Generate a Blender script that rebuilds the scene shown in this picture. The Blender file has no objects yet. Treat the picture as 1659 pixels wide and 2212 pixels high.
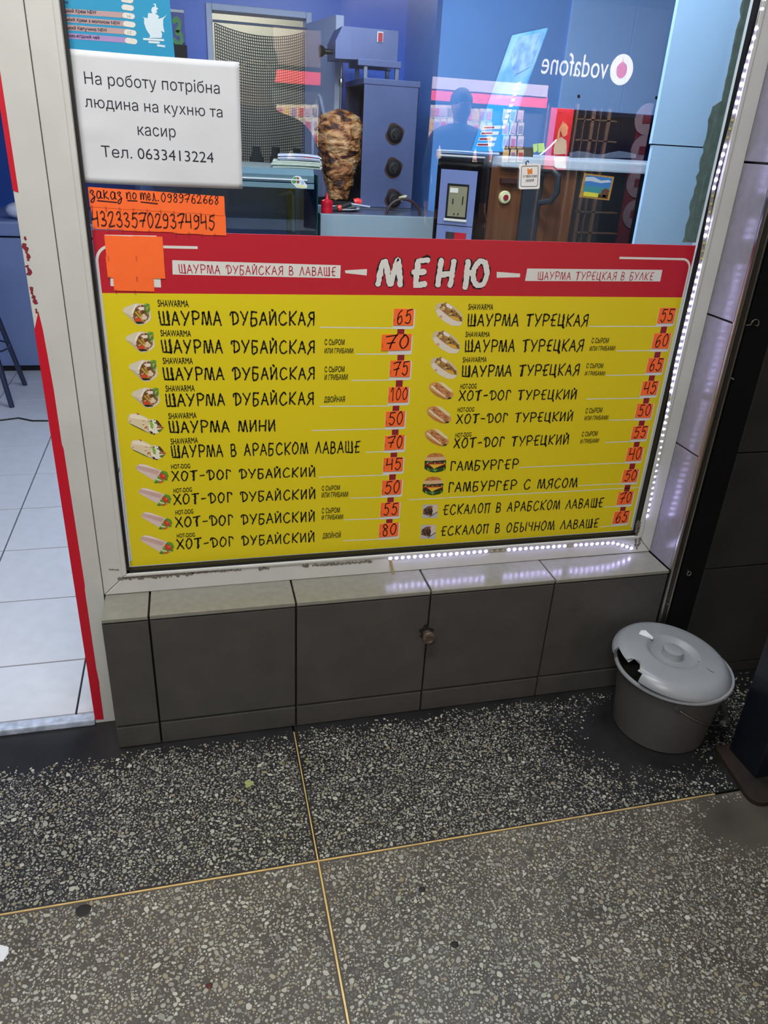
import bpy, bmesh, math, random
import numpy as np
from mathutils import Vector, Matrix
C = bpy.context.scene.collection
SC = bpy.context.scene
# ------------------------------------------------------------------ camera
CAM = np.array([0.18197, -1.60480, 1.37440]); FPX = 1624.475
AXR = np.array([0.97074655, -0.23430971, 0.05244127])
AXU = np.array([0.05963625, 0.44685177, 0.89261807])
AXF = np.array([0.23258256, 0.86337851, -0.44775317])
cam = bpy.data.cameras.new('camera'); co = bpy.data.objects.new('camera', cam); C.objects.link(co)
co.matrix_world = Matrix(((AXR[0], AXU[0], -AXF[0], CAM[0]), (AXR[1], AXU[1], -AXF[1], CAM[1]), (AXR[2], AXU[2], -AXF[2], CAM[2]), (0, 0, 0, 1)))
cam.sensor_fit = 'VERTICAL'; cam.sensor_height = 24.0; cam.lens = 24.0 * FPX / 2212.0
cam.clip_start = 0.02; cam.clip_end = 60
SC.camera = co
# ------------------------------------------------------------------ world, lights, exposure
SC.view_settings.view_transform = 'Standard'; SC.view_settings.look = 'None'
SC.view_settings.exposure = 0.0; SC.view_settings.gamma = 1.0; SC.view_settings.use_curve_mapping = False
W = bpy.data.worlds.new('world'); SC.world = W; W.use_nodes = True
W.node_tree.nodes['Background'].inputs[0].default_value = (0.55, 0.62, 0.8, 1)
W.node_tree.nodes['Background'].inputs[1].default_value = 0.05
def area(name, loc, target, sx, sy, power, col):
    l = bpy.data.lights.new(name, 'AREA'); l.shape = 'RECTANGLE'; l.size = sx; l.size_y = sy; l.energy = power; l.color = col
    o = bpy.data.objects.new(name, l); C.objects.link(o); o.location = loc
    o.rotation_euler = (Vector(target) - Vector(loc)).to_track_quat('-Z', 'Y').to_euler()
    return o
area('passage_lamp', (0.05, -0.95, 2.62), (0.05, -0.95, 0), 1.3, 0.25, 38, (1.0, 0.98, 0.94))
area('passage_lamp', (-0.6, -2.7, 2.62), (-0.6, -2.7, 0), 1.3, 0.25, 60, (1.0, 0.97, 0.92))
area('kiosk_lamp', (0.75, 1.25, 2.42), (0.75, 1.25, 0), 1.1, 0.5, 35, (0.72, 0.84, 1.0))
area('kiosk_lamp', (-0.65, 0.25, 2.42), (-0.5, 0.1, 0), 0.7, 0.3, 9, (1.0, 0.97, 0.93))
area('shop_lamp', (3.0, -5.6, 2.7), (3.0, -7.0, 1.3), 5.5, 0.3, 1500, (1.0, 0.93, 0.82))
area('corridor_lamp', (0.6, 4.4, 2.4), (0.6, 4.6, 0), 0.6, 0.6, 26, (1.0, 0.93, 0.8))
area('kiosk_lamp', (1.0, 0.09, 2.36), (1.5, 0.75, 1.3), 0.8, 0.12, 22, (0.72, 0.85, 1.0))

def at(px, py, y):
    """point of the plane y = const seen at a spot of the 1659 x 2212 photograph"""
    d = AXF + AXR * ((px - 829.5) / FPX) + AXU * ((1106 - py) / FPX)
    return CAM + d * ((y - CAM[1]) / d[1])
def atz(px, py, z):
    d = AXF + AXR * ((px - 829.5) / FPX) + AXU * ((1106 - py) / FPX)
    return CAM + d * ((z - CAM[2]) / d[2])
# ------------------------------------------------------------------ materials
def lin(h):
    if isinstance(h, str):
        h = h.lstrip('#'); v = [int(h[i:i + 2], 16) / 255 for i in (0, 2, 4)]
        return tuple(c / 12.92 if c <= .04045 else ((c + .055) / 1.055) ** 2.4 for c in v)
    return tuple(h)
MATS = {}
def mat(name, col, rough=0.5, metal=0.0, spec=0.5, noise=0.0, nscale=20.0, bump=0.0, bscale=200.0, col2=None, emit=0.0, stretch=None):
    if name in MATS: return MATS[name]
    m = bpy.data.materials.new(name); m.use_nodes = True; nt = m.node_tree; b = nt.nodes['Principled BSDF']
    c = lin(col); b.inputs['Base Color'].default_value = (*c, 1); b.inputs['Roughness'].default_value = rough
    b.inputs['Metallic'].default_value = metal; b.inputs['Specular IOR Level'].default_value = spec
    if noise or col2 or bump:
        tc = nt.nodes.new('ShaderNodeTexCoord'); mp = nt.nodes.new('ShaderNodeMapping'); nt.links.new(tc.outputs['Object'], mp.inputs[0])
        if stretch: mp.inputs['Scale'].default_value = stretch
    if noise or col2:
        n = nt.nodes.new('ShaderNodeTexNoise'); n.inputs['Scale'].default_value = nscale; n.inputs['Detail'].default_value = 5
        nt.links.new(mp.outputs[0], n.inputs['Vector'])
        r = nt.nodes.new('ShaderNodeValToRGB'); nt.links.new(n.outputs['Fac'], r.inputs[0])
        k = noise; ca = [max(0, x * (1 - k)) for x in c]; cb = lin(col2) if col2 else [min(1, x * (1 + k)) for x in c]
        r.color_ramp.elements[0].position = .3; r.color_ramp.elements[1].position = .7
        r.color_ramp.elements[0].color = (*(c if col2 else ca), 1); r.color_ramp.elements[1].color = (*cb, 1)
        nt.links.new(r.outputs[0], b.inputs['Base Color'])
    if bump:
        n2 = nt.nodes.new('ShaderNodeTexNoise'); n2.inputs['Scale'].default_value = bscale; n2.inputs['Detail'].default_value = 3
        nt.links.new(mp.outputs[0], n2.inputs['Vector'])
        bp = nt.nodes.new('ShaderNodeBump'); bp.inputs['Strength'].default_value = bump; bp.inputs['Distance'].default_value = 0.004
        nt.links.new(n2.outputs['Fac'], bp.inputs['Height']); nt.links.new(bp.outputs[0], b.inputs['Normal'])
    if emit:
        b.inputs['Emission Color'].default_value = (*c, 1); b.inputs['Emission Strength'].default_value = emit
    MATS[name] = m; return m
def color_attr_mat(name='printed_colours', rough=0.4):
    if name in MATS: return MATS[name]
    m = bpy.data.materials.new(name); m.use_nodes = True; nt = m.node_tree; b = nt.nodes['Principled BSDF']
    a = nt.nodes.new('ShaderNodeVertexColor'); a.layer_name = 'Col'; nt.links.new(a.outputs[0], b.inputs['Base Color'])
    b.inputs['Roughness'].default_value = rough; MATS[name] = m; return m
def glass_mat(name, tint=(1, 1, 1), k=2.0, base=0.0):
    m = bpy.data.materials.new(name); m.use_nodes = True; nt = m.node_tree; nt.nodes.clear()
    o = nt.nodes.new('ShaderNodeOutputMaterial'); mx = nt.nodes.new('ShaderNodeMixShader'); t = nt.nodes.new('ShaderNodeBsdfTransparent')
    g = nt.nodes.new('ShaderNodeBsdfGlossy'); g.inputs['Roughness'].default_value = 0.0
    t.inputs[0].default_value = (*tint, 1); ge = nt.nodes.new('ShaderNodeNewGeometry'); dt = nt.nodes.new('ShaderNodeVectorMath'); dt.operation = 'DOT_PRODUCT'
    nt.links.new(ge.outputs['Normal'], dt.inputs[0]); nt.links.new(ge.outputs['Incoming'], dt.inputs[1]); prev_ = dt.outputs['Value']
    for op, k1, k2 in (('ABSOLUTE', 0, 0), ('MULTIPLY_ADD', -1, 1), ('POWER', 5, 0), ('MULTIPLY_ADD', .96, .04)):
        f = nt.nodes.new('ShaderNodeMath'); f.operation = op; f.inputs[1].default_value = k1; f.inputs[2].default_value = k2; f.use_clamp = op == 'MULTIPLY_ADD'
        nt.links.new(prev_, f.inputs[0]); prev_ = f.outputs[0]
    ma = nt.nodes.new('ShaderNodeMath'); ma.operation = 'MULTIPLY_ADD'; ma.inputs[1].default_value = k; ma.inputs[2].default_value = base; ma.use_clamp = True
    nt.links.new(f.outputs[0], ma.inputs[0]); nt.links.new(ma.outputs[0], mx.inputs[0]); nt.links.new(t.outputs[0], mx.inputs[1]); nt.links.new(g.outputs[0], mx.inputs[2])
    nt.links.new(mx.outputs[0], o.inputs[0]); MATS[name] = m; return m
M = dict(
    white=mat('white_painted_aluminium', 'c6c7c4', .38, noise=.05, nscale=9),
    gasket=mat('black_rubber', '0c0c0e', .5),
    grout=mat('dark_grout', '14110f', .9),
    tile=mat('dark_grey_stone_tile', '474543', .42, noise=.12, nscale=14, bump=.08, bscale=350),
    reveal=mat('grey_satin_tile', '7d7a82', .22, noise=.08, nscale=60, bump=.05, bscale=400),
    sill=mat('pale_grey_stone_tile', '838279', .22, noise=.08, nscale=60, bump=.05, bscale=400),
    ptile=mat('black_stone_tile', '2a2a29', .5, noise=.15, nscale=12, bump=.06, bscale=300),
    black=mat('black_paint', '0b0b0c', .45),
    chrome=mat('brushed_steel', 'a8a49d', .28, metal=1, noise=.08, nscale=30, stretch=(1, 1, .05)),
    brass=mat('brass', 'd6b87c', .35, metal=.4, noise=.15, nscale=40),
    red=mat('red_print', 'b81f30', .38), yellow=mat('yellow_print', 'dcca1a', .38), ink=mat('black_print', '0d0b0a', .5),
    pwhite=mat('white_print', 'd9dad6', .4), maroon=mat('maroon_print', '8c1a2c', .45), redink=mat('red_ink', 'b3243a', .5),
    orange=mat('fluorescent_orange_paper', 'ff6c2a', .55, noise=.04, nscale=30), oprint=mat('dark_red_small_print', '8a2a12', .6),
    marker=mat('dark_marker', '3a0d0a', .5), paper=mat('white_paper', 'd0d4da', .6, noise=.03, nscale=12, bump=.15, bscale=14),
    blue=mat('royal_blue_paint', '3f6fd6', .35, noise=.06, nscale=3), steelblue=mat('pale_blue_paint', '6a9ddd', .3, noise=.06, nscale=3),
    overhead=mat('brightened_blue_paint', '98c2f4', .35, noise=.05, nscale=3), paleblue=mat('sky_blue_paint', 'a9cdf0', .35, noise=.04, nscale=3), navy=mat('navy_paint', '1c2a66', .5),  # overhead blue is lightened in colour to make up for missing lamp light
    itile=mat('white_floor_tile', 'c6c9d0', .35, noise=.04, nscale=25), igrout=mat('grey_floor_grout', '14161c', .8),
    tape=mat('red_tape', 'c3132b', .4), steel=mat('stainless_steel', '8a90a0', .35, metal=.8, noise=.1, nscale=12), soot=mat('sooty_black', '15110f', .6, noise=.3, nscale=40),
    dark=mat('dark_interior', '161618', .7), bucket=mat('grey_plastic', '4c4b4b', .38, noise=.06, nscale=8), lid=mat('pale_grey_plastic', '8b9096', .33, noise=.06, nscale=10),
    wood=mat('brown_wood', '6e4526', .45, noise=.15, nscale=6, stretch=(8, 8, .6), col2='552f18'), counter=mat('grey_laminate', '8fa0a8', .4),
    slab=mat('grey_white_laminate', 'b9c4cc', .35), residue=mat('glue_residue', '6f6a60', .9, noise=.3, nscale=150),
    skin=mat('skin', 'b98a70', .5), jacket=mat('dark_blue_jacket', '1d2740', .8), trousers=mat('dark_trousers', '17181c', .85), hair=mat('dark_hair', '14110f', .7),
    rust=mat('rusted_steel', '3a2a20', .7, metal=.3, col2='191716', nscale=12, bump=.2, bscale=60), dimgrey=mat('dim_wall', '3c3d40', .8), teal=mat('teal_grey_metal', '6f8d96', .35, metal=.3),
    cyanposter=mat('cyan_print', '2f97c4', .3), clear=glass_mat('window_glass', (.985, .99, .99), 1.35, 0.0), clear2=glass_mat('display_glass', (.86, .92, .95), 1, .01),
    acrylic=glass_mat('clear_acrylic', (.95, .97, 1), 1.5, .01),
)
# ------------------------------------------------------------------ mesh helpers
def obj(name, verts, faces, m=None, parent=None, smooth=False, cols=None):
    me = bpy.data.meshes.new(name); me.from_pydata([tuple(map(float, v)) for v in verts], [], faces)
    if cols is not None:
        ca = me.color_attributes.new('Col', 'FLOAT_COLOR', 'CORNER'); k = 0
        for p in me.polygons:
            c = lin(cols[p.index])
            for _ in p.loop_indices: ca.data[k].color = (*c, 1); k += 1
    me.update()
    if smooth:
        for p in me.polygons: p.use_smooth = True
    return link(name, me, m, parent)
def link(name, me, m=None, parent=None):
    if m is not None:
        me.materials.clear()
        for x in (m if isinstance(m, (list, tuple)) else [m]): me.materials.append(x)
    o = bpy.data.objects.new(name, me); C.objects.link(o)
    if parent is not None: o.parent = parent; o.matrix_parent_inverse = Matrix.Translation(-wloc(parent))
    return o
def wloc(o):
    v = Vector(o.location)
    return v
def tag(o, label=None, cat=None, group=None, kind=None):
    if label: o['label'] = label
    if cat: o['category'] = cat
    if group: o['group'] = group
    if kind: o['kind'] = kind
    return o
def empty(name, loc, label=None, cat=None, group=None, kind=None):
    o = bpy.data.objects.new(name, None); C.objects.link(o); o.location = loc; o.empty_display_size = .05
    return tag(o, label, cat, group, kind)
class MB:
    def __init__(s): s.v = []; s.f = []
    def add(s, v, f):
        n = len(s.v); s.v += [tuple(x) for x in v]; s.f += [tuple(i + n for i in q) for q in f]; return s
    def box(s, a, b, bev=0.0):
        x0, y0, z0 = [min(a[i], b[i]) for i in range(3)]; x1, y1, z1 = [max(a[i], b[i]) for i in range(3)]
        bev = min(bev, (x1 - x0) * .45, (y1 - y0) * .45, (z1 - z0) * .45)
        if bev <= 0:
            v = [(x0, y0, z0), (x1, y0, z0), (x1, y1, z0), (x0, y1, z0), (x0, y0, z1), (x1, y0, z1), (x1, y1, z1), (x0, y1, z1)]
            return s.add(v, [(3, 2, 1, 0), (4, 5, 6, 7), (0, 1, 5, 4), (1, 2, 6, 5), (2, 3, 7, 6), (3, 0, 4, 7)])
        bm = bmesh.new(); bmesh.ops.create_cube(bm, size=1)
        for w in bm.verts: w.co = Vector(((x0 + x1) / 2 + w.co.x * (x1 - x0), (y0 + y1) / 2 + w.co.y * (y1 - y0), (z0 + z1) / 2 + w.co.z * (z1 - z0)))
        bmesh.ops.bevel(bm, geom=bm.edges[:], offset=bev, segments=2, affect='EDGES', profile=.6)
        bm.verts.index_update(); s.add([w.co[:] for w in bm.verts], [[w.index for w in f.verts] for f in bm.faces]); bm.free(); return s
    def prism(s, pts, d):
        """closed outline (3-D points) pushed along vector d"""
        n = len(pts); a = [tuple(p) for p in pts]; b = [tuple(np.array(p) + np.array(d)) for p in pts]
        return s.add(a + b, [tuple(range(n)), tuple(range(2 * n - 1, n - 1, -1))] + [(i, n + i, n + (i + 1) % n, (i + 1) % n) for i in range(n)])
    def lathe(s, prof, c=(0, 0, 0), seg=48, axis='z', a0=0, a1=2 * math.pi):
        full = abs(a1 - a0 - 2 * math.pi) < 1e-6; n = seg if full else seg + 1; v = []; f = []
        for r, h in prof:
            for i in range(n):
                t = a0 + (a1 - a0) * i / seg; p = (r * math.cos(t), r * math.sin(t), h)
                if axis == 'y': p = (p[0], p[2], p[1])
                if axis == 'x': p = (p[2], p[0], p[1])
                v.append((p[0] + c[0], p[1] + c[1], p[2] + c[2]))
        for j in range(len(prof) - 1):
            for i in range(n if full else n - 1):
                k = (i + 1) % n; f.append((j * n + i, j * n + k, (j + 1) * n + k, (j + 1) * n + i))
        return s.add(v, f)
    def tube(s, pts, r, seg=10, cap=True):
        pts = [Vector(p) for p in pts]; rs = r if isinstance(r, (list, tuple)) else [r] * len(pts); v = []; f = []; up = None
        for i, p in enumerate(pts):
            t = (pts[min(i + 1, len(pts) - 1)] - pts[max(i - 1, 0)]).normalized()
            if up is None: up = Vector((0, 0, 1)) if abs(t.z) < .9 else Vector((1, 0, 0))
            a = t.cross(up).normalized(); up = a.cross(t).normalized()
            for k in range(seg):
                q = 2 * math.pi * k / seg; v.append(tuple(p + (a * math.cos(q) + up * math.sin(q)) * rs[i]))
        for i in range(len(pts) - 1):
            for k in range(seg): f.append((i * seg + k, i * seg + (k + 1) % seg, (i + 1) * seg + (k + 1) % seg, (i + 1) * seg + k))
        if cap: f.append(tuple(range(seg - 1, -1, -1))); f.append(tuple((len(pts) - 1) * seg + k for k in range(seg)))
        return s.add(v, f)
    def build(s, name, m=None, parent=None, smooth=False):
        o = obj(name, s.v, s.f, m, parent)
        if smooth:
            me = o.data
            for p in me.polygons: p.use_smooth = True
            try: me.set_sharp_from_angle(angle=math.radians(38))
            except Exception: pass
        bm = bmesh.new(); bm.from_mesh(o.data); bmesh.ops.recalc_face_normals(bm, faces=bm.faces); bm.to_mesh(o.data); bm.free()
        return o
def box(name, a, b, m, parent=None, bev=0.0): return MB().box(a, b, bev).build(name, m, parent)
def quadpx(name, pts, y, m, parent=None):
    return obj(name, [at(*p, y) for p in pts], [tuple(range(len(pts)))], m, parent)
def sheetpx(name, pts, y, t, m, parent=None):
    return MB().prism([at(*p, y) for p in pts], (0, t, 0)).build(name, m, parent)
# ------------------------------------------------------------------ strokes and lettering
GL = {
 'А': '.62|0,0 .5,1 1,0|.25,.36 .78,.38', 'Б': '.6|.15,1 .92,.97|.16,1 .12,.02 .6,.0 .85,.2 .72,.47 .2,.52', 'В': '.6|.12,1 .1,0|.12,1 .55,.97 .78,.78 .6,.56 .15,.52|.15,.52 .7,.46 .88,.22 .6,.02 .1,0',
 'Г': '.5|.15,0 .18,1|.18,1 .8,.96 .98,.78', 'Д': '.68|.3,.95 .32,0|0,.72 .05,.92 .35,1 .72,.88 .96,.55 .82,.2 .32,.02', 'Е': '.6|.98,1.02 .32,.95 .28,.02 .9,.05|.0,.5 .8,.52',
 'И': '.64|.1,1 .14,0|.14,.02 .86,.98|.86,1 .9,0', 'Й': '.64|.1,1 .14,0|.14,.02 .86,.98|.86,1 .9,0|.36,1.2 .5,1.05 .55,1.16', 'К': '.66|.16,1 .12,0|1.02,1.06 .2,.45 .88,0',
 'Л': '.62|0,0 .55,1 .98,.02', 'М': '.8|.04,.03 .13,.92|.1,.9 .3,.92|.28,.92 .48,.04 .6,.05|.58,.04 .8,1|.8,1 1,0', 'Н': '.64|.12,1 .06,0|.94,1 .86,0|.1,.46 .9,.5', 'О': '.66|.45,1 .12,.7 .08,.3 .4,0 .82,.25 .92,.65 .7,.96 .4,1',
 'П': '.62|.16,1 .12,0|.0,.92 1,1|.85,.96 .8,0', 'Р': '.64|.12,1 .18,0|.12,1 .6,1.02 .98,.82 .85,.55 .5,.45 .28,.5', 'С': '.68|.92,.86 .6,1 .22,.75 .08,.38 .3,.04 .66,0 1,.2', 'Т': '.66|0,.94 1,1.02|.5,.96 .46,0',
 'У': '.64|0,1 .48,.42|1,1 .3,0', 'Х': '.64|.05,1 1,0|.95,1 0,0', 'Ц': '.68|.12,1 .06,.06 .82,.06|.78,1 .8,.04 1,-.18', 'Ч': '.6|.1,1 .16,.55 .8,.5|.88,1 .8,0', 'Ш': '.82|.03,1 .1,.14|.42,1 .48,.14|.86,1 .94,.02|.1,.04 .98,.02',
 'Ы': '.8|.1,1 .1,0 .45,.04 .58,.28 .4,.48 .1,.5|.95,1 .92,0', 'Ь': '.6|.1,1 .1,0 .6,.04 .85,.28 .6,.48 .1,.5', 'Ю': '.95|.12,1 .1,-.08|.12,.5 .45,.52|.65,1 .42,.7 .42,.3 .62,.02 .88,.1 1,.5 .9,.9 .65,1', 'Я': '.62|.95,1 .92,0|.95,1 .45,.92 .22,.7 .5,.48 .92,.46|.55,.46 .0,-.08', '-': '.5|.1,.44 .9,.5', ' ': '.62|',
 '0': '.6|.5,1 .15,.7 .1,.3 .4,0 .8,.25 .88,.7 .6,1 .4,.98', '1': '.4|.1,.7 .6,1 .55,0', '2': '.62|.05,.75 .3,1 .75,.95 .75,.65 .35,.25 .05,.02 .95,.05', '3': '.6|.1,.85 .4,1 .75,.88 .65,.62 .35,.52 .8,.4 .85,.15 .5,-.02 .05,.1', '4': '.64|.12,1 .05,.46 .05,.44 .8,.5|.8,1 .78,0',
 '5': '.62|1,1 .35,.97 .3,.95 .2,.6 .22,.58 .6,.64 .85,.4 .7,.1 .4,-.02 .05,.1', '6': '.6|.75,1 .35,.75 .1,.3 .25,.02 .6,0 .85,.25 .7,.5 .35,.45 .15,.25', '7': '.66|.0,.88 .5,.98 1,1 .98,.98 .55,.4 .4,0|.1,.42 .85,.5', '8': '.58|.8,.88 .45,1 .2,.8 .45,.55 .8,.3 .65,.02 .3,0 .15,.25 .45,.52 .8,.75 .78,.9', '9': '.6|.8,.85 .45,1 .12,.75 .35,.5 .75,.6 .85,.85 .8,.4 .6,.05 .1,.02',
 'з': '.6|.1,.75 .4,1 .75,.85 .4,.55 .8,.3 .65,-.3 .2,-.5 .1,-.3 .5,.05 1,.2', 'а': '.75|.8,.85 .4,1 .1,.5 .3,.05 .7,.3 .8,.9 .78,.2 1,.05', 'к': '.7|.15,1.15 .15,0|.8,1 .2,.45 .5,.25 .95,.0', 'п': '.75|.1,.95 .15,0 .2,.5 .5,1 .8,.85 .85,0', 'о': '.65|.45,1 .1,.55 .35,.02 .8,.3 .8,.8 .4,1', 'т': '1.05|.05,.95 .1,0 .15,.5 .3,1 .48,.8 .5,0 .55,.5 .7,1 .9,.8 .95,0', 'е': '.65|.1,.45 .6,.55 .75,.85 .4,1 .12,.5 .4,.02 .9,.25', 'л': '.75|.0,.05 .25,.1 .5,1 .55,1 .75,.1 1,.05', '.': '.3|.3,.02 .4,.0', ',': '.3|.4,.1 .3,-.15',
}
HEAVY = {'Ш': 2, 'Т': 1, 'Ц': 1, 'М': 9}
def smooth_poly(p, n=6):
    if len(p) < 3: return p
    q = [np.array(a, float) for a in p]; q = [2 * q[0] - q[1]] + q + [2 * q[-1] - q[-2]]; out = []
    for i in range(1, len(q) - 2):
        for k in range(n):
            t = k / n; a, b, c, d = q[i - 1], q[i], q[i + 1], q[i + 2]
            out.append(.5 * (2 * b + (c - a) * t + (2 * a - 5 * b + 4 * c - d) * t * t + (3 * b - a - 3 * c + d) * t ** 3))
    out.append(q[-2]); return out
def ribbon(p, hw, rag, rng, taper):
    """flat stroke of half width hw along polyline p; ragged edges when rag > 0"""
    pts = [np.array(a, float) for a in p]; res = []
    for a, b in zip(pts[:-1], pts[1:]):
        n = max(1, int(np.linalg.norm(b - a) / (hw * (0.9 if rag else 2.5))))
        for k in range(n): res.append(a + (b - a) * k / n)
    res.append(pts[-1])
    e0 = res[0] - res[min(1, len(res) - 1)]; e1 = res[-1] - res[-2] if len(res) > 1 else e0
    l0 = np.linalg.norm(e0); l1 = np.linalg.norm(e1)
    if l0 > 0: res.insert(0, res[0] + e0 / l0 * hw * .7)
    if l1 > 0: res.append(res[-1] + e1 / l1 * hw * .7)
    v = []; f = []; N = len(res)
    for i, q in enumerate(res):
        t = res[min(i + 1, N - 1)] - res[max(i - 1, 0)]; L = np.linalg.norm(t) or 1; nrm = np.array([-t[1], t[0]]) / L
        w = hw * (.45 if (i in (0, N - 1) and taper) else 1)
        wa = w * (1 + rag * (rng.random() - .45)); wb = w * (1 + rag * (rng.random() - .45))
        v += [q + nrm * wa, q - nrm * wb]
        if i: k = 2 * i; f.append((k - 2, k - 1, k + 1, k))
    return v, f
def strokes(text, hw, rag=0.0, seed=1, curve=False, track=.2):
    """2-D mesh of a line of text, cap height 1; returns verts, faces, width"""
    rng = random.Random(seed); V = []; F = []; x = 0
    for ch in text:
        g = GL[ch].split('|'); w = float(g[0])
        for k, st in enumerate(g[1:]):
            p = [tuple(map(float, s.split(','))) for s in st.split()]
            if not p: continue
            j = .03 if rag else .05
            p = [(x + a * w + rng.uniform(-j, j) * .6, b + rng.uniform(-j, j)) for a, b in p]
            if curve or len(p) > 4: p = smooth_poly(p)
            h = hw * (1.55 if rag and HEAVY.get(ch, -1) == k else 1)
            v, f = ribbon(p, h, rag, rng, True); n = len(V); V += v; F += [tuple(i + n for i in q) for q in f]
        x += w + (track if ch != ' ' else 0)
    return np.array(V), F, x - track
def line_of(name, text, L, R, h, y, m, parent, hw=.075, rag=.9, seed=1, curve=False, track=.2, merge=False):
    """strokes laid on plane y between world points L and R (baseline ends), cap height h"""
    V, F, w = strokes(text, hw, rag, seed, curve, track)
    if merge:
        q = [V[list(f)] for f in F]; q = [a if np.cross(a[1] - a[0], a[2] - a[0]) > 0 else a[::-1] for a in q]; V, F = union2d(q)
    V = V.copy(); V[:, 0] /= w
    P = [(L[0] + (R[0] - L[0]) * u, y, L[2] + (R[2] - L[2]) * u + v * h) for u, v in V]
    return obj(name, P, F, m, parent)
def union2d(loops):
    """fill closed 2-D loops as one flat non-overlapping sheet (non-zero winding)"""
    from mathutils.geometry import delaunay_2d_cdt
    P = []; E = []
    for L in loops:
        n = len(P); k = len(L); P += [Vector((float(a), float(b))) for a, b in L]; E += [(n + i, n + (i + 1) % k) for i in range(k)]
    v, e, f, *_ = delaunay_2d_cdt(P, E, [], 0, 1e-6)
    V = np.array([(a.x, a.y) for a in v]); T = np.array([q for q in f if len(q) == 3]); c = V[T].mean(axis=1); w = np.zeros(len(T))
    for L in loops:
        L = np.array(L, float); A = L; B_ = np.roll(L, -1, axis=0)
        lo, hi = L.min(0), L.max(0); m = (c[:, 0] >= lo[0]) & (c[:, 0] <= hi[0]) & (c[:, 1] >= lo[1]) & (c[:, 1] <= hi[1])
        if not m.any(): continue
        q = c[m]; ay, by = A[:, 1][None], B_[:, 1][None]; x, y = q[:, :1], q[:, 1:]
        cr = (B_[:, 0] - A[:, 0])[None] * (y - ay) - (x - A[:, 0][None]) * (by - ay)
        w[m] += ((ay <= y) & (by > y) & (cr > 0)).sum(1) - ((ay > y) & (by <= y) & (cr < 0)).sum(1)
    return V, [tuple(int(i) for i in t) for t, k in zip(T, w) if abs(k) > .5]
def font_mesh(text, off=0.0):
    """flat outline lettering, contours merged; off thickens the strokes"""
    c = bpy.data.curves.new('t', 'FONT'); c.body = text; c.fill_mode = 'NONE'; c.resolution_u = 4; o = bpy.data.objects.new('t', c); C.objects.link(o)
    dg = bpy.context.evaluated_depsgraph_get(); me = bpy.data.meshes.new_from_object(o.evaluated_get(dg))
    V = np.array([v.co[:2] for v in me.vertices]); nx = {}
    for e in me.edges: nx.setdefault(e.vertices[0], []).append(e.vertices[1]); nx.setdefault(e.vertices[1], []).append(e.vertices[0])
    seen = set(); loops = []
    for i in range(len(V)):
        if i in seen or i not in nx: continue
        L = [i]; seen.add(i); k = i
        while True:
            r = [q for q in (sorted(nx[k]) if k == i else nx[k]) if q not in seen]
            if not r: break
            k = r[0]; seen.add(k); L.append(k)
        if len(L) > 2: loops.append(V[L])
    bpy.data.objects.remove(o); bpy.data.curves.remove(c); bpy.data.meshes.remove(me)
    if off:
        ar = lambda L: .5 * np.sum(L[:, 0] * np.roll(L[:, 1], -1) - L[:, 1] * np.roll(L[:, 0], -1))
        out = []; bb = [(L[:, 0].min(), L[:, 0].max(), abs(ar(L)), np.sign(ar(L))) for L in loops]
        for L, (l0, l1, _a, _s) in zip(loops, bb):
            sg = max((q for q in bb if min(q[1], l1) - max(q[0], l0) > .5 * (l1 - l0)), key=lambda q: q[2])[3]
            a = L - np.roll(L, 1, 0); b = np.roll(L, -1, 0) - L; na = np.stack([a[:, 1], -a[:, 0]], 1); nb = np.stack([b[:, 1], -b[:, 0]], 1)
            na /= np.maximum(np.linalg.norm(na, axis=1, keepdims=True), 1e-9); nb /= np.maximum(np.linalg.norm(nb, axis=1, keepdims=True), 1e-9); n = na + nb
            n /= np.maximum(np.linalg.norm(n, axis=1, keepdims=True), .6); out.append(L + sg * off * n)
        loops = out
    return union2d(loops)
def type_line(name, text, L, R, h, y, m, parent, cap=.729, off=0.0):
    V, F = font_mesh(text, off); x0, x1 = V[:, 0].min(), V[:, 0].max(); u = (V[:, 0] - x0) / (x1 - x0); v = V[:, 1] / cap
    P = [(L[0] + (R[0] - L[0]) * a, y, L[2] + (R[2] - L[2]) * a + b * h) for a, b in zip(u, v)]
    return obj(name, P, F, m, parent)
def tline_px(name, text, xl, yl, xr, yr, capt, y, m, parent, cap=.729, off=.02):
    """xl,yl / xr,yr baseline ends, capt: top of capitals at the left end"""
    L, R = at(xl, yl, y), at(xr, yr, y); return type_line(name, text, L, R, at(xl, capt, y)[2] - L[2], y, m, parent, cap, off)

# ================================================================== SETTING: pavement outside
rs = random.Random(7)
YB, ZS, ZM, ZT, WX = -0.1225, 0.3794, 1.067, 1.184, 1.329      # base face, sill, yellow top, menu top, glass width
GY, GX = -0.532, 0.372
floor = box('floor', (-6, -9.0, -0.12), (6.5, 0.0, -0.02), M['grout']); tag(floor, kind='structure')
def terrazzo(name, lo, hi, m):
    return box(name, (lo[0], lo[1], -0.02), (hi[0], hi[1], 0.0), m, floor)
M['matrix_dark'] = mat('black_cement_matrix', '1d1d1f', .42, noise=.35, nscale=10, bump=.1, bscale=300)
M['matrix_brown'] = mat('brown_cement_matrix', '47423b', .45, noise=.3, nscale=7, bump=.1, bscale=300)
B = .0028
tA = terrazzo('terrazzo_panel', (-6, GY + B), (GX - B, 0.0), M['matrix_dark']); tB = terrazzo('terrazzo_panel', (GX + B, GY + B), (6.5, 0.0), M['matrix_dark'])
tC = terrazzo('terrazzo_panel', (-6, -9), (GX - B, GY - B), M['matrix_brown']); tD = terrazzo('terrazzo_panel', (GX + B, -9), (6.5, GY - B), M['matrix_brown'])
box('brass_strip', (-6, GY - .0019, -.02), (1.335, GY + .0019, .0006), M['brass'], floor)
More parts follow.
